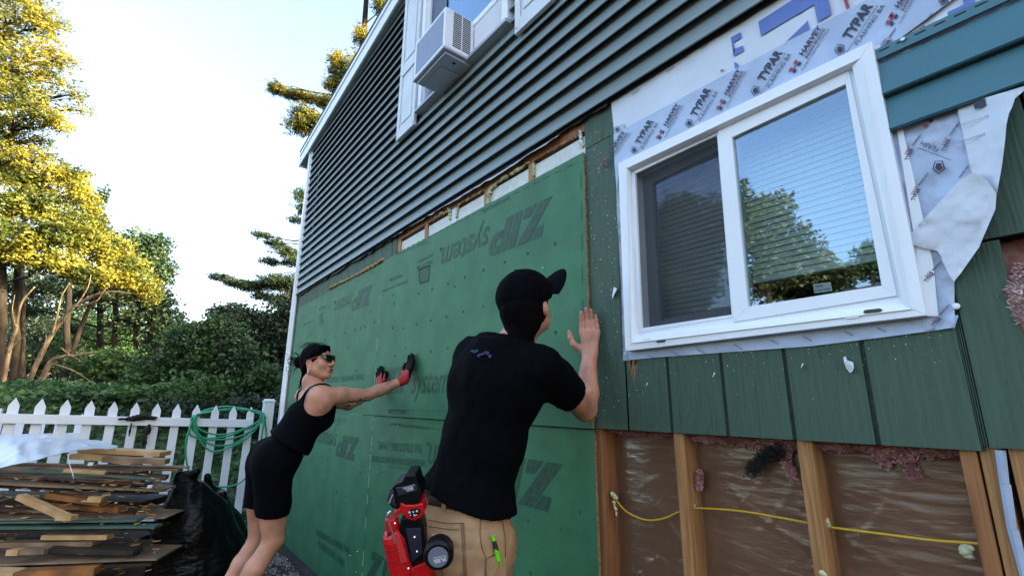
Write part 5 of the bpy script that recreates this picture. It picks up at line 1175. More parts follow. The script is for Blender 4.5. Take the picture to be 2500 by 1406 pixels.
# ------------------------------------------------------------------ rubbish bags
def bagx(m, N, L, b, mp):
    nz = N.new('ShaderNodeTexNoise'); nz.inputs['Scale'].default_value = 7; nz.inputs['Detail'].default_value = 3; nz.inputs['Distortion'].default_value = 1.2; m2 = N.new('ShaderNodeMapping'); m2.inputs['Scale'].default_value = (1, 1, 2.6)
    L.new(mp.outputs[0], m2.inputs[0]); L.new(m2.outputs[0], nz.inputs['Vector']); bp = N.new('ShaderNodeBump'); bp.inputs['Distance'].default_value = .014; L.new(nz.outputs[0], bp.inputs['Height']); L.new(bp.outputs[0], b.inputs['Normal'])
M_bag = mat('black_bag_film', (.0015, .0015, .0022), .36, spec=.16, extra=bagx)
# ------------------------------------------------------------------ smooth bodies from blended tapering limbs
class SDF:
    def __init__(s, lo, hi, h):
        s.lo = np.array(lo, float); s.h = h; n = np.ceil((np.array(hi)-s.lo)/h).astype(int)+1
        s.n = n; s.f = np.full(n, .08, dtype=np.float32)
        s.ax = [s.lo[i]+h*np.arange(n[i]) for i in range(3)]
    def _win(s, lo, hi):
        a = [max(0, int(np.floor((lo[i]-s.lo[i])/s.h))) for i in range(3)]; b = [min(s.n[i], int(np.ceil((hi[i]-s.lo[i])/s.h))+1) for i in range(3)]
        if any(b[i] <= a[i] for i in range(3)): return None
        sl = tuple(slice(a[i], b[i]) for i in range(3))
        X, Y, Z = np.meshgrid(*[s.ax[i][sl[i]] for i in range(3)], indexing='ij'); return sl, np.stack([X, Y, Z], -1)
    def _mix(s, sl, d, k, sub=False):
        f = s.f[sl]
        if sub: d = -d; h = np.clip(.5-.5*(d-f)/k, 0, 1); s.f[sl] = (f*(1-h)+d*h*1.0+k*h*(1-h)) if False else np.maximum(f, d)
        else:
            h = np.clip(.5+.5*(d-f)/k, 0, 1); s.f[sl] = (d*(1-h)+f*h-k*h*(1-h)).astype(np.float32)
    def cone(s, a, b, ra, rb, k=.02, flat=None, fs=1.0, sub=False):
        """tapered limb a-b; flat = direction along which it is thinner by the factor fs"""
        a, b = np.array(a, float), np.array(b, float); R = max(ra, rb)+k*1.5+.01; w = s._win(np.minimum(a, b)-R, np.maximum(a, b)+R)
        if w is None: return s
        sl, P = w; ba = b-a; L2 = max(np.dot(ba, ba), 1e-9); pa = P-a; t = np.clip((pa@ba)/L2, 0, 1); v = pa-t[..., None]*ba
        if flat is not None:
            u = np.array(flat, float); u /= np.linalg.norm(u); c = v@u; d = np.sqrt(np.maximum((v**2).sum(-1)+c*c*(fs*fs-1), 0)); r = ra+(rb-ra)*t; d = (d-r)
            d = np.where(d > 0, d/ (1+(fs-1)*np.clip(np.abs(c)/(np.sqrt((v**2).sum(-1))+1e-6), 0, 1)), d)
        else: d = np.sqrt((v**2).sum(-1))-(ra+(rb-ra)*t)
        s._mix(sl, d, k, sub); return s
    def ell(s, c, r, k=.02, M=None, sub=False):
        c, r = np.array(c, float), np.array(r, float); R = r.max()+k*1.5+.01; w = s._win(c-R, c+R)
        if w is None: return s
        sl, P = w; q = P-c
        if M is not None: q = q@np.array(M)   # columns = local axes
        k0 = np.sqrt(((q/r)**2).sum(-1)); k1 = np.sqrt(((q/(r*r))**2).sum(-1))+1e-9; s._mix(sl, k0*(k0-1)/k1, k, sub); return s
    def chain(s, pts, rs, k=.02, **kw):
        for i in range(len(pts)-1): s.cone(pts[i], pts[i+1], rs[i], rs[i+1], k, **kw)
        return s
    def grid(s): X, Y, Z = np.meshgrid(*s.ax, indexing='ij'); return np.stack([X, Y, Z], -1)
    def cut(s, p, n):                      # keep the side the normal points away from
        n = np.array(n, float); n /= np.linalg.norm(n); d = (s.ax[0][:, None, None]-p[0])*n[0]+(s.ax[1][None, :, None]-p[1])*n[1]+(s.ax[2][None, None, :]-p[2])*n[2]
        s.f = np.maximum(s.f, d.astype(np.float32)); return s
    def noise(s, amp, sc, seed=0, st=(1, 1, 1), ridge=False):
        m = np.abs(s.f) < .03; idx = np.argwhere(m); P = s.lo+idx*s.h; q = vnoise(P*np.array(st), sc, seed)
        if ridge: q = 1-2*np.abs(q)
        s.f[m] += (amp*q).astype(np.float32); return s
    def mesh(s):
        f = s.f; I = f < 0; nx, ny, nz = f.shape
        c = np.zeros((nx-1, ny-1, nz-1), np.int8)
        for dx in (0, 1):
            for dy in (0, 1):
                for dz in (0, 1): c += I[dx:nx-1+dx, dy:ny-1+dy, dz:nz-1+dz]
        act = np.argwhere((c > 0) & (c < 8)); N = len(act); acc = np.zeros((N, 3)); cnt = np.zeros(N)
        cor = [(0, 0, 0), (1, 0, 0), (0, 1, 0), (1, 1, 0), (0, 0, 1), (1, 0, 1), (0, 1, 1), (1, 1, 1)]
        fv = [f[act[:, 0]+a, act[:, 1]+b, act[:, 2]+d] for a, b, d in cor]
        for i, j in ((0, 1), (2, 3), (4, 5), (6, 7), (0, 2), (1, 3), (4, 6), (5, 7), (0, 4), (1, 5), (2, 6), (3, 7)):
            m = (fv[i] < 0) != (fv[j] < 0); t = fv[i][m]/(fv[i][m]-fv[j][m]); a, b = np.array(cor[i]), np.array(cor[j])
            acc[m] += a+(b-a)*t[:, None]; cnt[m] += 1
        V = s.lo+(act+acc/cnt[:, None])*s.h; id3 = -np.ones(c.shape, np.int64); id3[act[:, 0], act[:, 1], act[:, 2]] = np.arange(N)
        Fs = []
        for ax in range(3):
            A = I.take(range(0, f.shape[ax]-1), ax); B = I.take(range(1, f.shape[ax]), ax); e = np.argwhere(A != B)
            o1, o2 = [(1, 2), (2, 0), (0, 1)][ax]
            e = e[(e[:, o1] > 0) & (e[:, o2] > 0) & (e[:, o1] < f.shape[o1]-1) & (e[:, o2] < f.shape[o2]-1)]
            def g(d1, d2): q = e.copy(); q[:, o1] -= d1; q[:, o2] -= d2; return id3[q[:, 0], q[:, 1], q[:, 2]]
            Q = np.stack([g(1, 1), g(0, 1), g(0, 0), g(1, 0)], -1); ins = I[e[:, 0], e[:, 1], e[:, 2]]
            Q[~ins] = Q[~ins][:, ::-1]; Fs.append(Q)
        F = np.concatenate(Fs); F = F[(F >= 0).all(1)]; return V, F
def nrm(v): v = np.array(v, float); return v/np.linalg.norm(v)
def put(name, S, m, parent, **k):
    V, F = S.mesh(); o = mk(name, V, F, m, parent, smooth=True, **k)
    md = o.modifiers.new('Smooth', 'SMOOTH'); md.factor = .5; md.iterations = k.get('it', 2) if False else 2
    return o
def joinVF(parts):
    V, F, n = [], [], 0
    for v, f in parts: V.append(v); F.append(f+n); n += len(v)
    return np.concatenate(V), np.concatenate(F)
def hand(S, wrist, palm_dir, width_dir, L=.185, spread=.0, curl=0.1, thumb=1, r=.0088, thumb_up=.75, glove=0.0, k=.006, splay=(-.10, -.03, .03, .10)):
    """flat hand: palm_dir wrist->fingers, width_dir towards the thumb; normal = back of the hand"""
    d, w_ = nrm(palm_dir), nrm(width_dir); nn = nrm(np.cross(d, w_))*thumb; pl = L*.50; W = L*.215; g = glove
    S.cone(wrist, np.array(wrist)+d*.03, .024+g, .026+g, .02, flat=nn, fs=1.35)
    for t in (-.78, -.28, .24, .74): S.cone(np.array(wrist)+d*.012+w_*W*t*.55, np.array(wrist)+d*pl+w_*W*t, .0135+g, .0115+g, .012)
    lens = [.40, .47, .45, .36]; out = []
    for i, t in enumerate((-.80, -.28, .26, .80)):       # little finger ... index
        base = np.array(wrist)+d*(pl*(1.0-.06*(abs(t) > .5)))+w_*W*t; fd = nrm(d+w_*splay[i]); Lf = L*[.36, .45, .48, .43][i]; rr_ = r*[.85, .97, 1.0, 1.0][i]+g
        p = [base, base+fd*Lf*.42-nn*curl*.012, base+fd*Lf*.73-nn*curl*.035, base+fd*Lf-nn*curl*.07]
        S.chain(p, [rr_*1.08, rr_*1.02, rr_*.93, rr_*.78], k)
    tb = np.array(wrist)+d*.025+w_*W*.85; t1 = tb+nrm(d*.55+w_*.85)*.038; t2 = t1+nrm(d*thumb_up+w_*.45)*.034; t3 = t2+nrm(d*(thumb_up+.1)+w_*.2)*.027
    S.chain([tb-w_*.008, t1, t2, t3], [.0165+g, .0128+g, .0108+g, .0085+g], .008); return S
def skin_extra(m, N, L, b, mp):
    pass
M_skinM = mat('fair_skin', (.50, .225, .145), .5, var=.22, vscale=14, bump=.0007, bscale=160, sub=.1, detail=8)
M_skinW = mat('tanned_skin', (.47, .215, .14), .48, var=.20, vscale=13, bump=.0007, bscale=160, sub=.1, detail=8)
M_black = mat('black_cotton', (.0018, .0018, .0034), .9, spec=.06, bump=.0015, bscale=40)
M_hair = mat('black_hair', (.0022, .0018, .0022), .8, spec=.05, bump=.004, bscale=70, stretch=(1, 1, .3))
def canvas_extra(m, N, L, b, mp):
    pass
M_tan = mat('tan_canvas', (.37, .215, .112), .85, var=.16, vscale=12, bump=.0012, bscale=140)
M_seam = mat('brown_thread', (.15, .075, .035), .9); M_belt = mat('brown_leather', (.035, .011, .006), .6, spec=.15)

# ------------------------------------------------------------------ rubbish bags
def bag(label, body, peaks, dep, seed):
    P0 = [at(px, py, dep) for px, py, r in body]; rs = [r*dep/FPX for px, py, r in body]; P0 = [np.array([p[0], p[1], max(p[2], .18)]) for p in P0]
    lo_ = np.min(P0, 0)-.42; hi_ = np.max(P0, 0)+.42; S = SDF(lo_, hi_, .008); S.chain(P0, rs, .08)
    for a, b_, ra, rb in peaks: S.cone(at(*a, dep), at(*b_, dep-.02), ra, rb, .04)
    S.noise(.035, 3.0, seed); S.noise(-.011, 7, seed+1, (1, 1, .5), ridge=True); S.noise(-.004, 17, seed+2, (1, 1, .35), ridge=True); S.cut((0, 0, -.02+float(grade(P0[0][0], 0))), (0, 0, -1))
    V, F = S.mesh(); return tag(mk('rubbish_bag', V, F, M_bag, smooth=True), label, 'bag', 'black rubbish bags')
bag('black rubbish bag with a tall peaked top beside the pile', [(462, 1210, 42), (468, 1285, 78), (480, 1380, 98), (485, 1470, 96)], [((455, 1215), (440, 1165), .09, .05), ((450, 1175), (478, 1150), .05, .03), ((440, 1170), (432, 1158), .05, .02)], 3.5, 3)
bag('black rubbish bag slumped behind the peaked one, nearer the woman', [(520, 1225, 36), (530, 1300, 56), (545, 1400, 66), (550, 1470, 66)], [((512, 1215), (506, 1162), .07, .025), ((530, 1220), (545, 1205), .06, .02)], 3.75, 9)

# ================================================================== the man
mc = np.array([-1.36, -.55, .12])
MAN = thing('person', 'man in black cap and black t-shirt, seen from behind, pushing on the panel edge', 'person', tuple(mc))
f_ = nrm((-.20, .98, 0)); r_ = nrm((.98, .20, 0)); z_ = np.array([0, 0, 1.])      # facing the wall; r_ = his right
hipc = at(1134, 1262, 1.60); chest = at(1215, 935, 1.68); neck = at(1258, 822, 1.70); head = at(1288, 752, 1.72)
shR = at(1322, 893, 1.60); shL = at(1158, 868, 1.80)
elR = at(1428, 998, 1.84); wrR = at(1440, 868, 1.93)
tips = np.array([Wp(1440, 765, -.02)[0], -.022, Wp(1440, 765, -.02)[1]])
lo = np.array([-2.0, -1.15, .0]); hi = np.array([-.85, .02, 2.15])
B = SDF(lo, hi, .0055)
B.cone(hipc-z_*.03+r_*.045, hipc-z_*.03-r_*.05, .112, .112, .05, flat=f_, fs=1.15)
B.chain([hipc+z_*.02, (hipc+chest)/2, chest], [.112, .114, .13], .05, flat=f_, fs=1.25)
B.cone(shR-r_*.02, shL+r_*.02, .062, .062, .05)
B.chain([chest+z_*.05, neck-z_*.02, head-z_*.06], [.09, .058, .056], .03)
kneeR = np.array([hipc[0]+.07, hipc[1]-.02, .66]); kneeL = np.array([hipc[0]-.14, hipc[1]+.06, .66])
for s_, kn in ((1, kneeR), (-1, kneeL)):
    hj = hipc+r_*.085*s_-z_*.05; an = kn+np.array([.0, -.06, -.46])
    B.chain([hj, kn, an], [.088, .056, .038], .03); B.cone(an+z_*.38, an+z_*.2, .052, .044, .03)
B.chain([shR, shR+(elR-shR)*.5, elR], [.056, .053, .044], .025)
B.chain([elR, elR+(wrR-elR)*.30, wrR], [.044, .047, .0295], .02)
elL = at(1192, 965, 2.0); wrL = at(1188, 925, 2.30); B.chain([shL, elL], [.050, .038], .025); B.chain([elL, wrL], [.038, .026], .02)
hand(B, wrL, (0, .30, .95), r_, L=.165, thumb=1)
# skull, jaw, ears, face turned to the wall
hf = nrm(f_*.98-r_*.02+z_*.34); hr = nrm(np.cross(hf, z_)); hu = np.cross(hr, hf)
def hp(x, y, z): return head+hr*x+hf*y+hu*z
Mh = np.stack([hr, hf, hu], -1)
B.ell(hp(0, -.008, .028), (.076, .096, .088), .02, M=Mh); B.ell(hp(0, .035, -.045), (.056, .062, .058), .03, M=Mh); B.cone(hp(0, .082, .012), hp(0, .100, -.018), .012, .014, .014)
B.cone(hp(-.03, .082, .028), hp(.03, .082, .028), .012, .012, .014); B.cone(hp(-.018, .090, -.048), hp(.018, .090, -.048), .009, .009, .01); B.ell(hp(0, .078, -.085), (.022, .02, .016), .015, M=Mh)
for s_ in (1, -1):
    B.ell(hp(.078*s_, -.004, -.008), (.010, .020, .032), .008, M=Mh); B.ell(hp(.086*s_, -.010, -.006), (.006, .013, .022), .006, M=Mh)
    B.ell(hp(.033*s_, .078, .010), (.013, .012, .010), .008, M=Mh)
b1 = B.mesh()
Hd = SDF(np.minimum(wrR, tips)-.09, np.maximum(wrR, tips)+.09, .0026)
Hd.cone(wrR-(wrR-elR)*.2, wrR, .0335, .0295, .01)
pd = nrm(tips-wrR); hand(Hd, wrR, pd, nrm(np.cross(pd, nrm((.55, -.83, 0)))*-1.0) if False else nrm((-.86, -.50, .05)), L=.200, thumb=-1, curl=.30, thumb_up=.95, r=.0100, splay=(.06, .02, -.02, -.04))
b2 = Hd.mesh(); V, F = joinVF([b1, b2]); body = mk('body', V, F, M_skinM, MAN, smooth=True); md = body.modifiers.new('Smooth', 'SMOOTH'); md.factor = .5; md.iterations = 2
# t-shirt
T = SDF(lo, hi, .0055)
hem = at(1136, 1208, 1.6)
T.cone(hipc+z_*.02+r_*.048, hipc+z_*.02-r_*.056, .148, .152, .05, flat=f_, fs=1.12)
T.chain([hipc+z_*.05, (hipc*.45+chest*.55), chest, chest+z_*.06], [.150, .146, .160, .135], .05, flat=f_, fs=1.18)
T.cone(chest+r_*.06, chest-r_*.075, .122, .13, .05, flat=f_, fs=1.1)
T.cone(shR-r_*.04-z_*.012, shL+r_*.02-z_*.01, .080, .082, .04)
T.cone(shR*.3+shL*.7+z_*.02, neck-z_*.045, .06, .062, .05); T.cone(shR*.8+shL*.2+z_*.0, neck-z_*.04, .05, .062, .05)
slv = shR+(elR-shR)*.60; T.chain([shR-z_*.004, shR+(elR-shR)*.35, slv], [.076, .074, .072], .03)
T.chain([shL, shL+(elL-shL)*.6], [.074, .070], .03)
T.noise(.006, 7, 3, (1, 1, .6)); T.noise(.0045, 16, 4, (1.2, 1.2, .7), ridge=True); T.noise(.0022, 34, 9, (1, 1, .8))
an_ = nrm(elR-shR)
def cut_local(S, p, n, rad):               # trim with a plane only near p
    n = nrm(n); w = S._win(np.array(p)-rad, np.array(p)+rad)
    if w: sl, P = w; d = (P-np.array(p))@n; S.f[sl] = np.where(d > 0, np.maximum(S.f[sl], d), S.f[sl]).astype(np.float32)
cut_local(T, slv, an_, .13); cut_local(T, shL+(elL-shL)*.6, elL-shL, .13)
T.cut(hem, nrm(-z_-r_*.30)); nk = neck-z_*.020+f_*.0
T.cut(nk, nrm(z_+f_*.35+r_*.10))
T.cone(neck+z_*.10, neck-z_*.035, .058, .066, .01, sub=True)
sh = put('t_shirt', T, M_black, MAN)
mb = MB(); pr = at(1175, 858, 1.50)       # the faded print between the shoulders
rgm = random.Random(4)
for j in range(9):
    px, py = 1150+j*5.4, 856+rgm.uniform(-4, 7)+j*.6; hgt = rgm.uniform(4, 9)
    Pq = []
    for (a, b_) in ((0, 0), (7, -1), (5, hgt), (-2, hgt*.7)):
        Pq.append((px+a, py+b_))
    mb.add([tuple(at(x, y, 1.0)) for x, y in Pq], [(0, 1, 2, 3)])
# laid onto the cloth: march each corner out to the surface of the shirt
Vt, _Ft = T.mesh()
def on_surface(px, py, off=.002, V=Vt):
    D = nrm(FW+RT*(px-1250)/FPX-UP*(py-703)/FPX); w_ = V-CAM; t = w_@D; dd = np.linalg.norm(w_-t[:, None]*D, axis=1); m = dd < .008
    if not m.any(): m = dd < dd.min()+.003
    return CAM+D*(t[m].min()-off)
mb.V = [tuple(on_surface(px, py, .0025)) for px, py in [((np.dot(np.array(v)-CAM, RT))*FPX+1250, 703-(np.dot(np.array(v)-CAM, UP))*FPX) for v in mb.V]]
mb.build('shirt_print', mat('faded_shirt_print', (.03, .03, .09), .9), sh)
# trousers
J = SDF(lo, hi, .0055)
J.cone(hipc-z_*.04+r_*.050, hipc-z_*.04-r_*.056, .130, .134, .05, flat=f_, fs=1.10); J.cone(hipc+z_*.05+r_*.04, hipc+z_*.05-r_*.055, .124, .124, .04, flat=f_, fs=1.12)
J.ell(hipc-f_*.05+r_*.07-z_*.06, (.085, .085, .10), .03); J.ell(hipc-f_*.05-r_*.07-z_*.06, (.085, .085, .10), .03)
for s_, kn in ((1, kneeR), (-1, kneeL)): hj = hipc+r_*.085*s_-z_*.08; J.chain([hj, kn, kn+np.array([0, -.06, -.44])], [.118, .084, .072], .03)
J.noise(.006, 9, 13, (1, 1, .7)); J.noise(.0045, 15, 14, (.6, .6, 1.6), ridge=True); J.noise(.002, 34, 15, (1, 1, .6)); J.cut(at(1062, 1214, 1.55), nrm(z_+r_*.02)); J.cut((0, 0, .21), (0, 0, -1))
tr_ = put('trousers', J, M_tan, MAN); Vj, _ = J.mesh()
def seam(name, pts, r, m, parent, V, off=.001, closed=False, n=6):
    P = curve([np.array((*p, 0.)) for p in pts], 6); mb = MB(); mb.tube([on_surface(p[0], p[1], off, V) for p in P], r, 6); return mb.build(name, m, parent, smooth=True)
for pts in ([(1044, 1268), (1090, 1276), (1133, 1276)], [(1126, 1277), (1130, 1330), (1133, 1406)], [(1131, 1277), (1135, 1330), (1138, 1406)], [(1176, 1245), (1172, 1300), (1178, 1340), (1188, 1365), (1186, 1406)], [(1186, 1365), (1205, 1354), (1225, 1350)], [(1225, 1262), (1232, 1300), (1235, 1340), (1232, 1380)], [(1180, 1262), (1225, 1272)], [(1046, 1284), (1085, 1290), (1118, 1292)]):
    seam('seam', pts, .0013, M_seam, tr_, Vj)
def cloth_patch(name, pts, m, parent, V, off=.002, th=.0015):
    P = [on_surface(px, py, off, V) for px, py in pts]; mb = MB(); mb.poly(P, FW*th); return mb.build(name, m, parent)
for pts in ([(1079, 1218), (1089, 1220), (1087, 1244), (1077, 1242)], [(1177, 1240), (1190, 1244), (1190, 1252), (1176, 1248)]): cloth_patch('belt_loop', pts, M_tan, tr_, Vj, .006, .004)
lb = cloth_patch('brand_patch', [(1055, 1303), (1074, 1303), (1074, 1321), (1055, 1320)], mat('cream_label', (.55, .48, .46), .8), tr_, Vj, .003, .001)
mb = MB(); c0 = on_surface(1067, 1313, .0055, Vj); mb.tube([c0+RT*.009*cos(a)*.8+UP*.009*sin(a) for a in np.linspace(RAD(50), RAD(310), 12)], .0028, 6); mb.build('printed_mark', mat('label_brown', (.25, .05, .02), .7), lb)
# belt, seen between shirt and trousers at his left
S = SDF(hipc-np.array([.26, .26, .12]), hipc+np.array([.26, .26, .22]), .0045); S.cone(hipc-z_*.04+r_*.050, hipc-z_*.04-r_*.056, .130, .134, .05, flat=f_, fs=1.10); S.cone(hipc+z_*.05+r_*.04, hipc+z_*.05-r_*.055, .131, .131, .04, flat=f_, fs=1.12)
S.cut(at(1062, 1212, 1.55), nrm(z_+r_*.02)); S.cut(at(1062, 1233, 1.55), nrm(-z_-r_*.02)); put('belt', S, M_belt, MAN)
# boots, hair, cap
for kn in (kneeR, kneeL):
    S = SDF(kn+np.array([-.12, -.25, -.64]), kn+np.array([.12, .25, -.30]), .007); an = kn+np.array([0, -.06, -.46]); S.cone(an, an-z_*.05, .055, .052, .02); S.cone(an-z_*.06-f_*.03, an-z_*.07+f_*.14, .048, .044, .02, flat=z_, fs=1.2); put('boot', S, M_belt, MAN)
S = SDF(head-.16, head+.2, .004); S.ell(hp(0, -.020, .008), (.084, .100, .088), .02, M=Mh); S.ell(hp(0, -.055, -.048), (.066, .052, .060), .03, M=Mh); S.cone(hp(-.0, -.075, -.08), hp(0, -.068, -.115), .045, .040, .02)
for s_ in (1, -1): S.cone(hp(.072*s_, .006, .005), hp(.068*s_, .010, -.025), .010, .006, .008)
S.noise(.0025, 60, 5, (1, 1, .4))
S.cut(hp(0, .040, 0), hf+hu*.1); put('hair', S, M_hair, MAN)
CAPB = SDF(head-.2, head+np.array([.3, .3, .25]), .0045); cf = nrm(hf*.88+hr*.28+hu*.12); cr_ = nrm(np.cross(cf, hu)); cu = np.cross(cr_, cf); Mc = np.stack([cr_, cf, cu], -1)
cc = hp(0, -.006, .045)
CAPB.ell(cc, (.092, .110, .098), .01, M=Mc); CAPB.cut(cc-cu*.034, -cu); CAPB.noise(.0015, 30, 3); CAPB.ell(cc+cu*.098, (.008, .008, .005), .004, M=Mc)
cp = put('cap', CAPB, M_black, MAN)
mb = MB(); V = []; nb, ns = 26, 8                     # curved brim
for i in range(nb+1):
    a = -1.18+2.36*i/nb
    for j in range(ns+1):
        t = j/ns; R = .100+.108*t*cos(a*.66)**.5; x = sin(a)*(.096+.014*t)*(1-.04*t); y = cos(a)*R*(.98)+.006; z = .012-.062*abs(x/.096)**2.2*(.55+.45*t)+.026*t
        V.append(cc+cr_*x+cf*y+cu*z)
k = ns+1; mb.add(V, [(i*k+j, i*k+j+1, (i+1)*k+j+1, (i+1)*k+j) for i in range(nb) for j in range(ns)])
br = mb.build('brim', M_black, cp, smooth=True); md = br.modifiers.new('Solidify', 'SOLIDIFY'); md.thickness = .005
mb = MB()
for a in np.linspace(0, pi, 4)[:-1]:                  # panel seams on the crown
    mb.tube([cc+Mc@np.array([.0925*cos(a)*sin(t), .1105*sin(a)*sin(t), .0985*cos(t)]) for t in np.linspace(-1.5, 1.5, 20)], .0009, 5)
mb.build('cap_seam', M_hair, cp)
# marker in the side pocket
PK = thing('marker_pen', 'lime green and black marker pen clipped in the side pocket of the trousers', 'pen', tuple(on_surface(1215, 1340, .012, Vj)))
M_lime = mat('lime_plastic', (.16, .62, .02), .35)
def ps(px, py, o): return on_surface(px, py, o, Vj)
a0, a1 = ps(1203, 1306, .012), ps(1215, 1356, .010)
mb = MB(); mb.tube([a0, a0+(a1-a0)*.26], [.0062, .0062], 12); mb.build('end_cap', M_lime, PK, smooth=False)
mb = MB(); mb.tube([a0+(a1-a0)*.265, a0+(a1-a0)*.74], [.0062, .0070], 12); mb.build('barrel', M_rubber, PK)
mb = MB(); mb.tube([a0+(a1-a0)*.745, a1, a1+(a1-a0)*.25], [.0075, .0072, .006], 12); mb.tube([ps(1209, 1342, .018), ps(1219, 1352, .019), ps(1221, 1368, .014), ps(1223, 1384, .010)], [.0035, .004, .0035, .0028], 6); mb.build('clip_cap', M_lime, PK)
pk = cloth_patch('pocket', [(1188, 1364), (1226, 1352), (1236, 1364), (1236, 1440), (1188, 1440)], M_tan, tr_, Vj, .010, .003)

# ================================================================== nailer hung on his belt
M_rp = mat('red_tool_plastic', (.50, .006, .010), .32, spec=.5, bump=.0003, bscale=200); M_bk = mat('black_tool_plastic', (.003, .003, .0045), .42, spec=.25, bump=.0003, bscale=200); M_gl = mat('grey_label', (.14, .16, .22), .5); M_wl = mat('white_label', (.6, .6, .65), .5); M_steel = mat('bright_steel', (.55, .55, .58), .25, metal=.9)
dN = 1.50
def n3(px, py, o=0.0): return at(px, py, dN+o)
NG = thing('nail_gun', 'red and black cordless nail gun hanging from the back of the trousers', 'power tool', tuple(n3(1000, 1300)))
def slab(mb, pts, d0, d1): mb.poly([n3(px, py, d0) for px, py in pts], FW*(d1-d0))
mb = MB(); slab(mb, [(962, 1183), (981, 1175), (988, 1160), (1014, 1158), (1021, 1182), (1029, 1196), (1028, 1215), (1018, 1240), (1000, 1254), (958, 1240), (944, 1225), (950, 1200)], -.035, .045); bt = mb.build('battery', M_bk, NG, bevel=.004)
mb = MB(); slab(mb, [(966, 1190), (1016, 1183), (1019, 1198), (972, 1210)], -.040, -.0355); slab(mb, [(950, 1205), (960, 1195), (966, 1238), (949, 1226)], -.041, -.0355); mb.build('battery_face', mat('dark_blue_plastic', (.02, .022, .045), .4), bt, bevel=.002)
mb = MB(); slab(mb, [(982, 1190), (1013, 1181), (1013, 1185), (985, 1196)], -.0425, -.0405); mb.build('grey_stripe', M_gl, bt)
mb = MB(); slab(mb, [(992, 1193), (1008, 1189), (1009, 1195), (993, 1199)], -.0425, -.0405); lb2 = mb.build('battery_label', M_wl, bt)
def tool_text(s, a, b, h, o, m, parent, bold=.02):
    A, Bq = n3(*a, o), n3(*b, o); dx = Bq-A; Vt_, Ft_ = text_mesh(s, bold); nn = np.cross(FW, dx); nn = -nn/np.linalg.norm(nn)*h
    if np.dot(nn, UP) < 0 and h > 0: nn = -nn
    P = A+Vt_[:, :1]*dx+Vt_[:, 1:2]*nn; mb = MB(); mb.add(P, Ft_); return mb.build('lettering', m, parent)
tool_text('M18', (994, 1197.5), (1001, 1196), .0055, -.0428, M_bk, lb2, .03); tool_text('12.0', (1001.5, 1196), (1008, 1194), .0055, -.0428, M_red, lb2, .03)
tool_text('HIGH OUTPUT', (988, 1193), (1008, 1187), .0035, -.0428, M_wl, bt)
tool_text('REDLITHIUM', (951, 1228), (960, 1207), .004, -.0414, M_wl, bt)
mb = MB(); slab(mb, [(990, 1232), (1010, 1232), (1032, 1228), (1037, 1250), (1028, 1262), (1010, 1272), (992, 1265), (980, 1252), (966, 1262), (960, 1250), (975, 1240), (978, 1226)], -.038, .035); mb.build('battery_mount', M_rp, NG, bevel=.004)
mb = MB(); slab(mb, [(996, 1247), (1004, 1243), (1020, 1240), (1027, 1246), (1021, 1257), (1008, 1264), (1001, 1262)], -.0425, -.0385); kp = mb.build('keypad', M_bk, NG, bevel=.002)
mb = MB()
for px, py, w0 in ((1000, 1250, 2.6), (1009, 1249, 2), (1018, 1247, 2.4), (1002, 1257, 1.4), (1012, 1257, 2.2), (1017, 1256, 1.2)): slab(mb, [(px-w0, py-w0), (px+w0, py-w0*.9), (px+w0, py+w0), (px-w0, py+w0*.8)], -.0438, -.0428)
mb.build('keypad_symbols', M_wl, kp)
def barrel(mb, pts, rs, n=20, flat=.0): mb.tube([n3(*p) for p in pts], rs, n)
mb = MB(); barrel(mb, [(956, 1262, .0), (958, 1288, .0)], [.020, .024]); barrel(mb, [(959, 1290), (962, 1300), (966, 1312), (984, 1388), (988, 1400)], [.026, .036, .0405, .0425, .038]); barrel(mb, [(989, 1402), (997, 1450)], [.044, .044])
barrel(mb, [(985, 1398, .0), (1028, 1380, .0), (1046, 1374, .0)], [.030, .022, .026]); slab(mb, [(1010, 1384), (1042, 1372), (1060, 1440), (1000, 1440)], -.03, .03); mb.build('motor_housing', M_rp, NG, bevel=.0025)
mb = MB()
for t in (.18, .5, .82):
    px, py = 966+(984-966)*t, 1312+(1388-1312)*t; barrel(mb, [(px-.4, py-1.4), (px+.4, py+1.4)], [.0418, .0424])
slab(mb, [(946, 1300), (955, 1296), (953, 1318), (941, 1330)], -.03, .01); mb.build('housing_band', mat('dark_red_plastic', (.22, .003, .006), .4), NG, bevel=.0006)
mb = MB(); slab(mb, [(960, 1302), (974, 1302), (996, 1370), (978, 1376)], -.0475, -.036); mb.build('housing_rib', mat('worn_red_plastic', (.55, .03, .035), .45), NG, bevel=.002)
mb = MB(); slab(mb, [(978, 1262), (1028, 1262), (1036, 1300), (1040, 1340), (1036, 1378), (1006, 1388), (996, 1372), (984, 1330), (972, 1296)], -.022, .035); mb.build('grip', M_bk, NG, bevel=.008, seg=4)
mb = MB(); slab(mb, [(990, 1290), (1026, 1288), (1032, 1350), (1006, 1372)], -.026, -.0225); mb.build('grip_inlay', mat('dark_blue_rubber', (.012, .013, .03), .6), NG, bevel=.002)
mb = MB()
for px, py, o in ((964, 1276, -.022), (1012, 1310, -.027), (1018, 1345, -.027), (997, 1386, -.034)): mb.tube([n3(px, py, o), n3(px, py, o-.0015)], .0026, 10)
mb.build('screw', M_steel, NG)
c0 = n3(1070, 1357, -.135); fwd = nrm(FW-RT*.05); mb = MB()
mb.tube([c0+fwd*.045, c0+fwd*.004, c0, c0-fwd*.004], [.0425, .0440, .0405, .0365], 40); mb.build('end_housing', M_bk, NG, smooth=False, bevel=.001)
mb = MB(); mb.tube([c0-fwd*.0042, c0-fwd*.0068], [.0295, .0285], 36); ds = mb.build('badge_disc', M_gl, NG)
aa, bb = n3(1096, 1366), n3(1060, 1360)
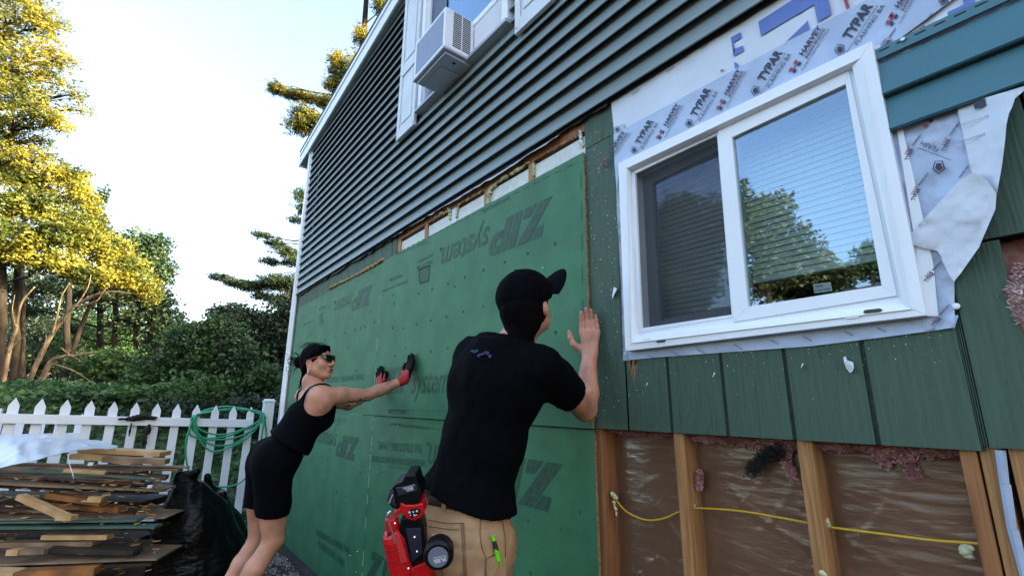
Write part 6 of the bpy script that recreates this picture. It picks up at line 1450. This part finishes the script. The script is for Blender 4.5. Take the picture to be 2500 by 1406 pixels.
def disc_text(s, a, b, h, bold):
    A = c0+RT*a[0]+UP*a[1]-fwd*.0075; Bq = c0+RT*b[0]+UP*b[1]-fwd*.0075; dx = Bq-A; up_ = np.cross(dx, fwd); up_ = up_/np.linalg.norm(up_)*h
    Vt_, Ft_ = text_mesh(s, bold); P = A+Vt_[:, :1]*dx+Vt_[:, 1:2]*up_; mb = MB(); mb.add(P, Ft_); mb.build('lettering', M_wl, ds)
disc_text('FUEL', (.021, .002), (-.016, -.008), .0105, .04); disc_text('BRUSHLESS', (.021, .008), (-.019, -.0005), .0045, .01)
mb = MB(); mb.tube([n3(944, 1262, -.03), n3(948, 1252, -.03), n3(956, 1246, -.03)], .004, 8); mb.tube([n3(946, 1266, -.045), n3(967, 1325, -.048)], .0028, 8); mb.build('belt_hook', M_steel, NG)
mb = MB(); mb.tube([n3(1032, 1220, .0), n3(1038, 1212, -.0), n3(1043, 1222, .01), n3(1036, 1240, .01)], .004, 8); mb.build('swivel_hook', M_steel, NG)

# ================================================================== the woman
WOM = thing('person', 'woman in black tank top and shorts with sunglasses, leaning with gloved hands on the panel', 'person', (-3.1, -1.0, .12))
f2 = np.array([0, 1., 0]); r2 = np.array([1., 0, 0])
sR = at(778, 966, 2.80); sL = sR-r2*.33+z_*.0; hp2 = at(672, 1122, 2.74); ch2 = at(762, 1000, 2.86); wa2 = at(716, 1080, 2.80)
nk2 = at(762, 930, 2.93); hd2 = at(776, 884, 2.96)
eR = at(897, 964, 2.98); wR = at(988, 927, 3.12); eL = at(850, 988, 3.30); wL = at(927, 948, 3.50)
kR = at(668, 1318, 2.60); kL = at(632, 1312, 2.76); aR = np.array([kR[0]-.02, kR[1]-.24, kR[2]-.40]); aL = np.array([kL[0]-.02, kL[1]-.22, kL[2]-.40])
lo2 = np.array([-3.75, -1.55, .02]); hi2 = np.array([-2.75, .03, 1.95])
B = SDF(lo2, hi2, .0055)
up2 = nrm(ch2-hp2); fr2 = nrm(f2-up2*np.dot(f2, up2))
B.cone(hp2+r2*.065, hp2-r2*.065, .118, .118, .05, flat=fr2, fs=1.1); B.chain([hp2+up2*.03, wa2, ch2-up2*.06, ch2+up2*.04], [.122, .105, .112, .108], .05, flat=fr2, fs=1.22)
for s_ in (1, -1): B.ell(ch2+r2*.065*s_+fr2*.068-up2*.015, (.062, .056, .062), .03); B.ell(hp2+r2*.065*s_-fr2*.045-up2*.02, (.086, .072, .092), .04)
B.cone(ch2+up2*.06+r2*.07, ch2+up2*.06-r2*.07, .088, .088, .05, flat=fr2, fs=1.25)
B.cone(sR-r2*.02, sL+r2*.02, .050, .050, .04); B.chain([ch2+up2*.10, nk2, hd2-z_*.05], [.062, .046, .044], .035)
B.cone(sR*.35+sL*.65-up2*.0, nk2-z_*.01, .035, .035, .04); B.cone(sR*.65+sL*.35, nk2-z_*.01, .035, .035, .04)
for s_, kn, an in ((1, kR, aR), (-1, kL, aL)):
    hj = hp2+r2*.085*s_-up2*.05; B.chain([hj, hj+(kn-hj)*.5, kn], [.100, .082, .056], .025); q = kn+(an-kn)*.32; B.chain([kn, q, an], [.050, .053, .031], .02)
B.chain([sR, sR+(eR-sR)*.45, eR], [.053, .050, .037], .02); B.chain([eR, eR+(wR-eR)*.3, wR], [.037, .038, .0245], .015)
B.chain([sL, sL+(eL-sL)*.5, eL], [.050, .044, .036], .02); B.chain([eL, eL+(wL-eL)*.3, wL], [.036, .037, .024], .015)
# head, three quarter profile towards the picture's right
wf = nrm((.80, .60, .06)); wr = nrm(np.cross(wf, z_)); wu = np.cross(wr, wf); Mw = np.stack([wr, wf, wu], -1)
def wp(x, y, z): return hd2+wr*x+wf*y+wu*z
b1 = B.mesh(); FS = SDF(hd2-.17, hd2+.17, .0028)
FS.ell(wp(0, -.012, .028), (.070, .088, .080), .02, M=Mw); FS.ell(wp(0, .032, -.030), (.051, .056, .066), .03, M=Mw); FS.ell(wp(0, .070, -.088), (.020, .020, .016), .022, M=Mw)
FS.cone(wp(0, .082, .022), wp(0, .116, -.018), .008, .0105, .010); FS.ell(wp(0, .098, -.025), (.016, .013, .008), .008, M=Mw)
FS.cone(wp(-.032, .078, .036), wp(.032, .078, .036), .010, .010, .014)
for s_ in (1, -1):
    FS.ell(wp(.032*s_, .060, -.022), (.026, .020, .026), .03, M=Mw); FS.ell(wp(.030*s_, .077, .014), (.014, .012, .010), .006, M=Mw)
    FS.ell(wp(.071*s_, -.008, -.012), (.008, .017, .029), .006, M=Mw); FS.ell(wp(.078*s_, -.012, -.008), (.005, .013, .021), .005, M=Mw); FS.ell(wp(.080*s_, -.006, -.012), (.006, .007, .012), .004, M=Mw, sub=True)
    FS.cone(wp(.044*s_, .0, -.052), wp(.016*s_, .056, -.080), .028, .022, .03)
FS.cone(wp(-.018, .093, -.047), wp(.018, .093, -.047), .0060, .0060, .006); FS.cone(wp(-.016, .092, -.061), wp(.016, .092, -.061), .0070, .0070, .006)
FS.cone(wp(-.022, .102, -.0540), wp(.022, .102, -.0540), .0016, .0016, .002, sub=True)
FS.cone(hd2-z_*.02, nk2-z_*.03, .045, .045, .03)
b2 = FS.mesh(); V, F = joinVF([b1, b2]); wb = mk('body', V, F, M_skinW, WOM, smooth=True); md = wb.modifiers.new('Smooth', 'SMOOTH'); md.factor = .5; md.iterations = 1
Vw = V
mb = MB(); mb.tube([wp(-.021, .0965, -.0540), wp(-.008, .1010, -.0530), wp(.008, .1010, -.0530), wp(.021, .0965, -.0540)], [.0026, .0044, .0044, .0026], 6); mb.build('lips', mat('lip_skin', (.22, .06, .05), .5), WOM)
# hair: cap of hair, bun, loose tail and wisps
S = SDF(hd2-.24, hd2+.22, .0035)
S.ell(wp(0, -.022, .034), (.079, .094, .084), .01, M=Mw); S.ell(wp(0, -.062, -.012), (.064, .050, .062), .02, M=Mw)
for s_ in (1, -1): S.cone(wp(.066*s_, .012, .050), wp(.066*s_, -.030, .006), .018, .014, .012); S.cone(wp(.045*s_, .040, .078), wp(.064*s_, .020, .040), .014, .014, .012); S.cone(wp(.066*s_, -.035, -.01), wp(.052*s_, -.055, -.045), .014, .014, .01)
S.cone(wp(-.02, .052, .088), wp(.02, .052, .088), .016, .016, .014)
S.ell(wp(.006, -.128, .010), (.036, .036, .038), .012, M=Mw); S.ell(wp(.0, -.145, .025), (.022, .022, .020), .01); S.cone(wp(0, -.085, -.04), wp(.01, -.105, -.115), .024, .007, .015); S.cone(wp(.01, -.10, -.10), wp(.01, -.115, -.15), .010, .003, .01)
S.noise(.0026, 55, 7, (1, 1, .5)); S.noise(.0018, 120, 8, (1, 1, .4))
hair = put('hair', S, M_hair, WOM)
mb = MB(); rw = random.Random(6)
for j in range(34):
    a = wp(rw.uniform(-.02, .03), -.135+rw.uniform(-.02, .02), rw.uniform(-.02, .05)); b = a+np.array([rw.uniform(-.05, .01), rw.uniform(-.06, .0), rw.uniform(-.04, .04)]); c_ = b+np.array([rw.uniform(-.02, .02), rw.uniform(-.02, .02), rw.uniform(-.05, .01)])
    mb.tube(curve([a, b, c_], 4), [.0012]*9, 4)
for j in range(20):
    a = wp(rw.uniform(-.05, .05), rw.uniform(-.06, .05), .115); b = a-wf*.05+wu*rw.uniform(.0, .012); c_ = b-wf*.05-wu*.02; mb.tube(curve([a, b, c_], 4), [.0008]*9, 4)
for j in range(16):
    a = wp(.01+rw.uniform(-.012, .012), -.105, -.10); c_ = a+np.array([rw.uniform(-.02, .02), rw.uniform(-.02, .02), -rw.uniform(.05, .1)]); mb.tube(curve([a, (a+c_)/2+np.array([.005, 0, 0]), c_], 4), [.001]*9, 4)
mb.build('loose_strands', M_hair, hair)
# sunglasses: one curved dark shield with red side arms
mb = MB(); V = []; n1_, n2_ = 28, 6
for i in range(n1_+1):
    a = -1.12+2.24*i/n1_
    for j in range(n2_+1):
        t = j/n2_; hh = (.022 if abs(a) > .12 else .014)*(1-.62*max(0, abs(a)-.50)/.62); zz = .020+.013-hh*2*t*(.92)+.000*abs(a); rr_ = 1.0
        V.append(wp(.072*sin(a)*rr_, .032+.076*cos(a), zz+.004*abs(a)))
k = n2_+1; mb.add(V, [(i*k+j, i*k+j+1, (i+1)*k+j+1, (i+1)*k+j) for i in range(n1_) for j in range(n2_)])
sg = mb.build('sunglasses', mat('dark_lens', (.004, .004, .005), .12, spec=.35), WOM, smooth=True); md = sg.modifiers.new('Solidify', 'SOLIDIFY'); md.thickness = .0022
for s_ in (1, -1):
    mb = MB(); mb.tube([wp(.069*s_, .052, .024), wp(.074*s_, .030, .018), wp(.080*s_, .0, .010), wp(.081*s_, -.018, .0)], [.0042, .0042, .0035, .003], 6); mb.build('temple_arm', mat('crimson_plastic', (.30, .01, .03), .35), sg)
mb = MB()
for dz in (0, -.010, -.019): V, F = blob(wp(.078, -.008, -.048+dz), (.0045, .0045, .0055), .1, 1, 3, 2); mb.add(V, F)
mb.build('earring', mat('pearl', (.7, .68, .66), .25), WOM, smooth=True)
# tank top
T = SDF(lo2, hi2, .0055)
T.cone(hp2+up2*.08+r2*.055, hp2+up2*.08-r2*.055, .125, .125, .05, flat=fr2, fs=1.15); T.chain([hp2+up2*.10, wa2, ch2-up2*.06, ch2+up2*.04], [.132, .116, .124, .118], .05, flat=fr2, fs=1.2)
for s_ in (1, -1): T.ell(ch2+r2*.062*s_+fr2*.070-up2*.018, (.070, .064, .070), .045)
T.cone(ch2+up2*.06+r2*.07, ch2+up2*.06-r2*.07, .098, .098, .05, flat=fr2, fs=1.2); T.cone(sR-r2*.05, sL+r2*.05, .059, .059, .04)
T.cone(sR*.35+sL*.65, nk2-z_*.02, .043, .04, .04); T.cone(sR*.65+sL*.35, nk2-z_*.02, .043, .04, .04)
T.noise(.003, 12, 5); T.cut(at(722, 1090, 2.8), -up2)
T.ell(nk2-z_*.015-fr2*.03-up2*.03, (.098, .16, .125), .01, sub=True); T.cut(nk2-z_*.005, z_)
for s_, sj in ((1, sR), (-1, sL)): T.ell(sj+r2*.028*s_-up2*.012, (.084, .098, .105), .01, sub=True)
T.cone(sR, eR, .075, .06, .01, sub=True); T.cone(sL, eL, .075, .06, .01, sub=True)
put('tank_top', T, M_black, WOM)
# shorts
T = SDF(lo2, hi2, .0055)
T.cone(hp2+r2*.065, hp2-r2*.065, .126, .126, .05, flat=fr2, fs=1.08); T.chain([hp2+up2*.02, wa2+up2*.02], [.130, .108], .05, flat=fr2, fs=1.2)
for s_ in (1, -1): T.ell(hp2+r2*.065*s_-fr2*.045-up2*.02, (.093, .079, .100), .04)
for s_, kn in ((1, kR), (-1, kL)): hj = hp2+r2*.085*s_-up2*.05; T.chain([hj, hj+(kn-hj)*.5, kn], [.108, .090, .066], .025)
T.noise(.002, 14, 15); T.cut(at(716, 1070, 2.8), nrm(up2+fr2*.30)); T.cut(at(662, 1243, 2.7), nrm((kR+kL)/2-hp2)); put('shorts', T, M_black, WOM)
# gloves
M_gred = mat('red_glove_knit', (.36, .006, .012), .7, var=.2, vscale=60, bump=.0008, bscale=200); M_gblk = mat('black_glove_rubber', (.003, .0025, .003), .7, spec=.1)
def glove(wr_, el_, tip, wd, th, nm):
    S = SDF(np.minimum(wr_, tip)-.10, np.maximum(wr_, tip)+.10, .0027); pdv = nrm(tip-wr_); S.cone(wr_-nrm(wr_-el_)*.035, wr_, .031, .029, .01); hand(S, wr_, pdv, wd, L=.178, thumb=th, curl=.2, r=.0092, glove=.0015, splay=(-.20, -.07, .07, .20)); g_ = put('glove', S, M_gred, WOM)
    # the dipped fingers and palm
    S2 = SDF(np.minimum(wr_, tip)-.10, np.maximum(wr_, tip)+.10, .0027); hand(S2, wr_, pdv, wd, L=.180, thumb=th, curl=.2, r=.0092, glove=.0036, splay=(-.20, -.07, .07, .20))
    nn = nrm(np.cross(pdv, nrm(wd)))*th; nn = nn if nn[1] > 0 else -nn
    P = S2.grid(); dd = (P-wr_)@pdv; toward = (P-wr_)@np.array([0, 1., 0])
    keep = np.minimum(.112-dd, .010-toward+.0*dd); S2.f = np.maximum(S2.f, keep.astype(np.float32)); put('rubber_dip', S2, M_gblk, g_); return g_
tR = np.array([Wp(1012, 868, -.02)[0], -.022, Wp(1012, 868, -.02)[1]]); tL = np.array([Wp(930, 905, -.02)[0], -.022, Wp(930, 905, -.02)[1]])
g1 = glove(wR, eR, tR, nrm((-.93, .05, .25)), -1, 'R'); g2 = glove(wL, eL, tL, nrm((.93, .05, .25)), 1, 'L')
# tattoos drawn on the skin
def on_w(px, py, off=.0012): return on_surface(px, py, off, Vw)
mb = MB()
for pts in ([(938, 930), (942, 926), (947, 928), (945, 934), (940, 936), (939, 932)], [(943, 927), (950, 924), (958, 923), (966, 921)], [(947, 934), (952, 930), (956, 927)], [(940, 936), (944, 940), (949, 938), (948, 933)], [(953, 925), (950, 929), (955, 931)]):
    mb.tube([on_w(*p) for p in pts], .0011, 5)
for j in range(26):
    px = 842+j*2.5; py = 988-(j*2.5)*.26+rw.uniform(-5, 5); mb.tube([on_w(px, py), on_w(px+rw.uniform(-3, 4), py+rw.uniform(-4, 4)), on_w(px+rw.uniform(0, 6), py+rw.uniform(-3, 3))], .0018, 5)
for (px, py) in ((735, 945), (741, 949), (748, 955), (764, 950)): mb.tube([on_w(px, py), on_w(px+3, py+2)], .0014, 5)
mb.build('tattoo', mat('tattoo_ink', (.05, .035, .04), .6), WOM)
for kn, an in ((kR, aR), (kL, aL)):
    S = SDF(an+np.array([-.1, -.15, -.16]), an+np.array([.1, .25, .1]), .007); S.cone(an-z_*.02, an-z_*.07, .045, .045, .02); S.cone(an-z_*.08-f2*.02, an-z_*.09+f2*.13, .042, .036, .02, flat=z_, fs=1.2); put('shoe', S, M_bk, WOM)
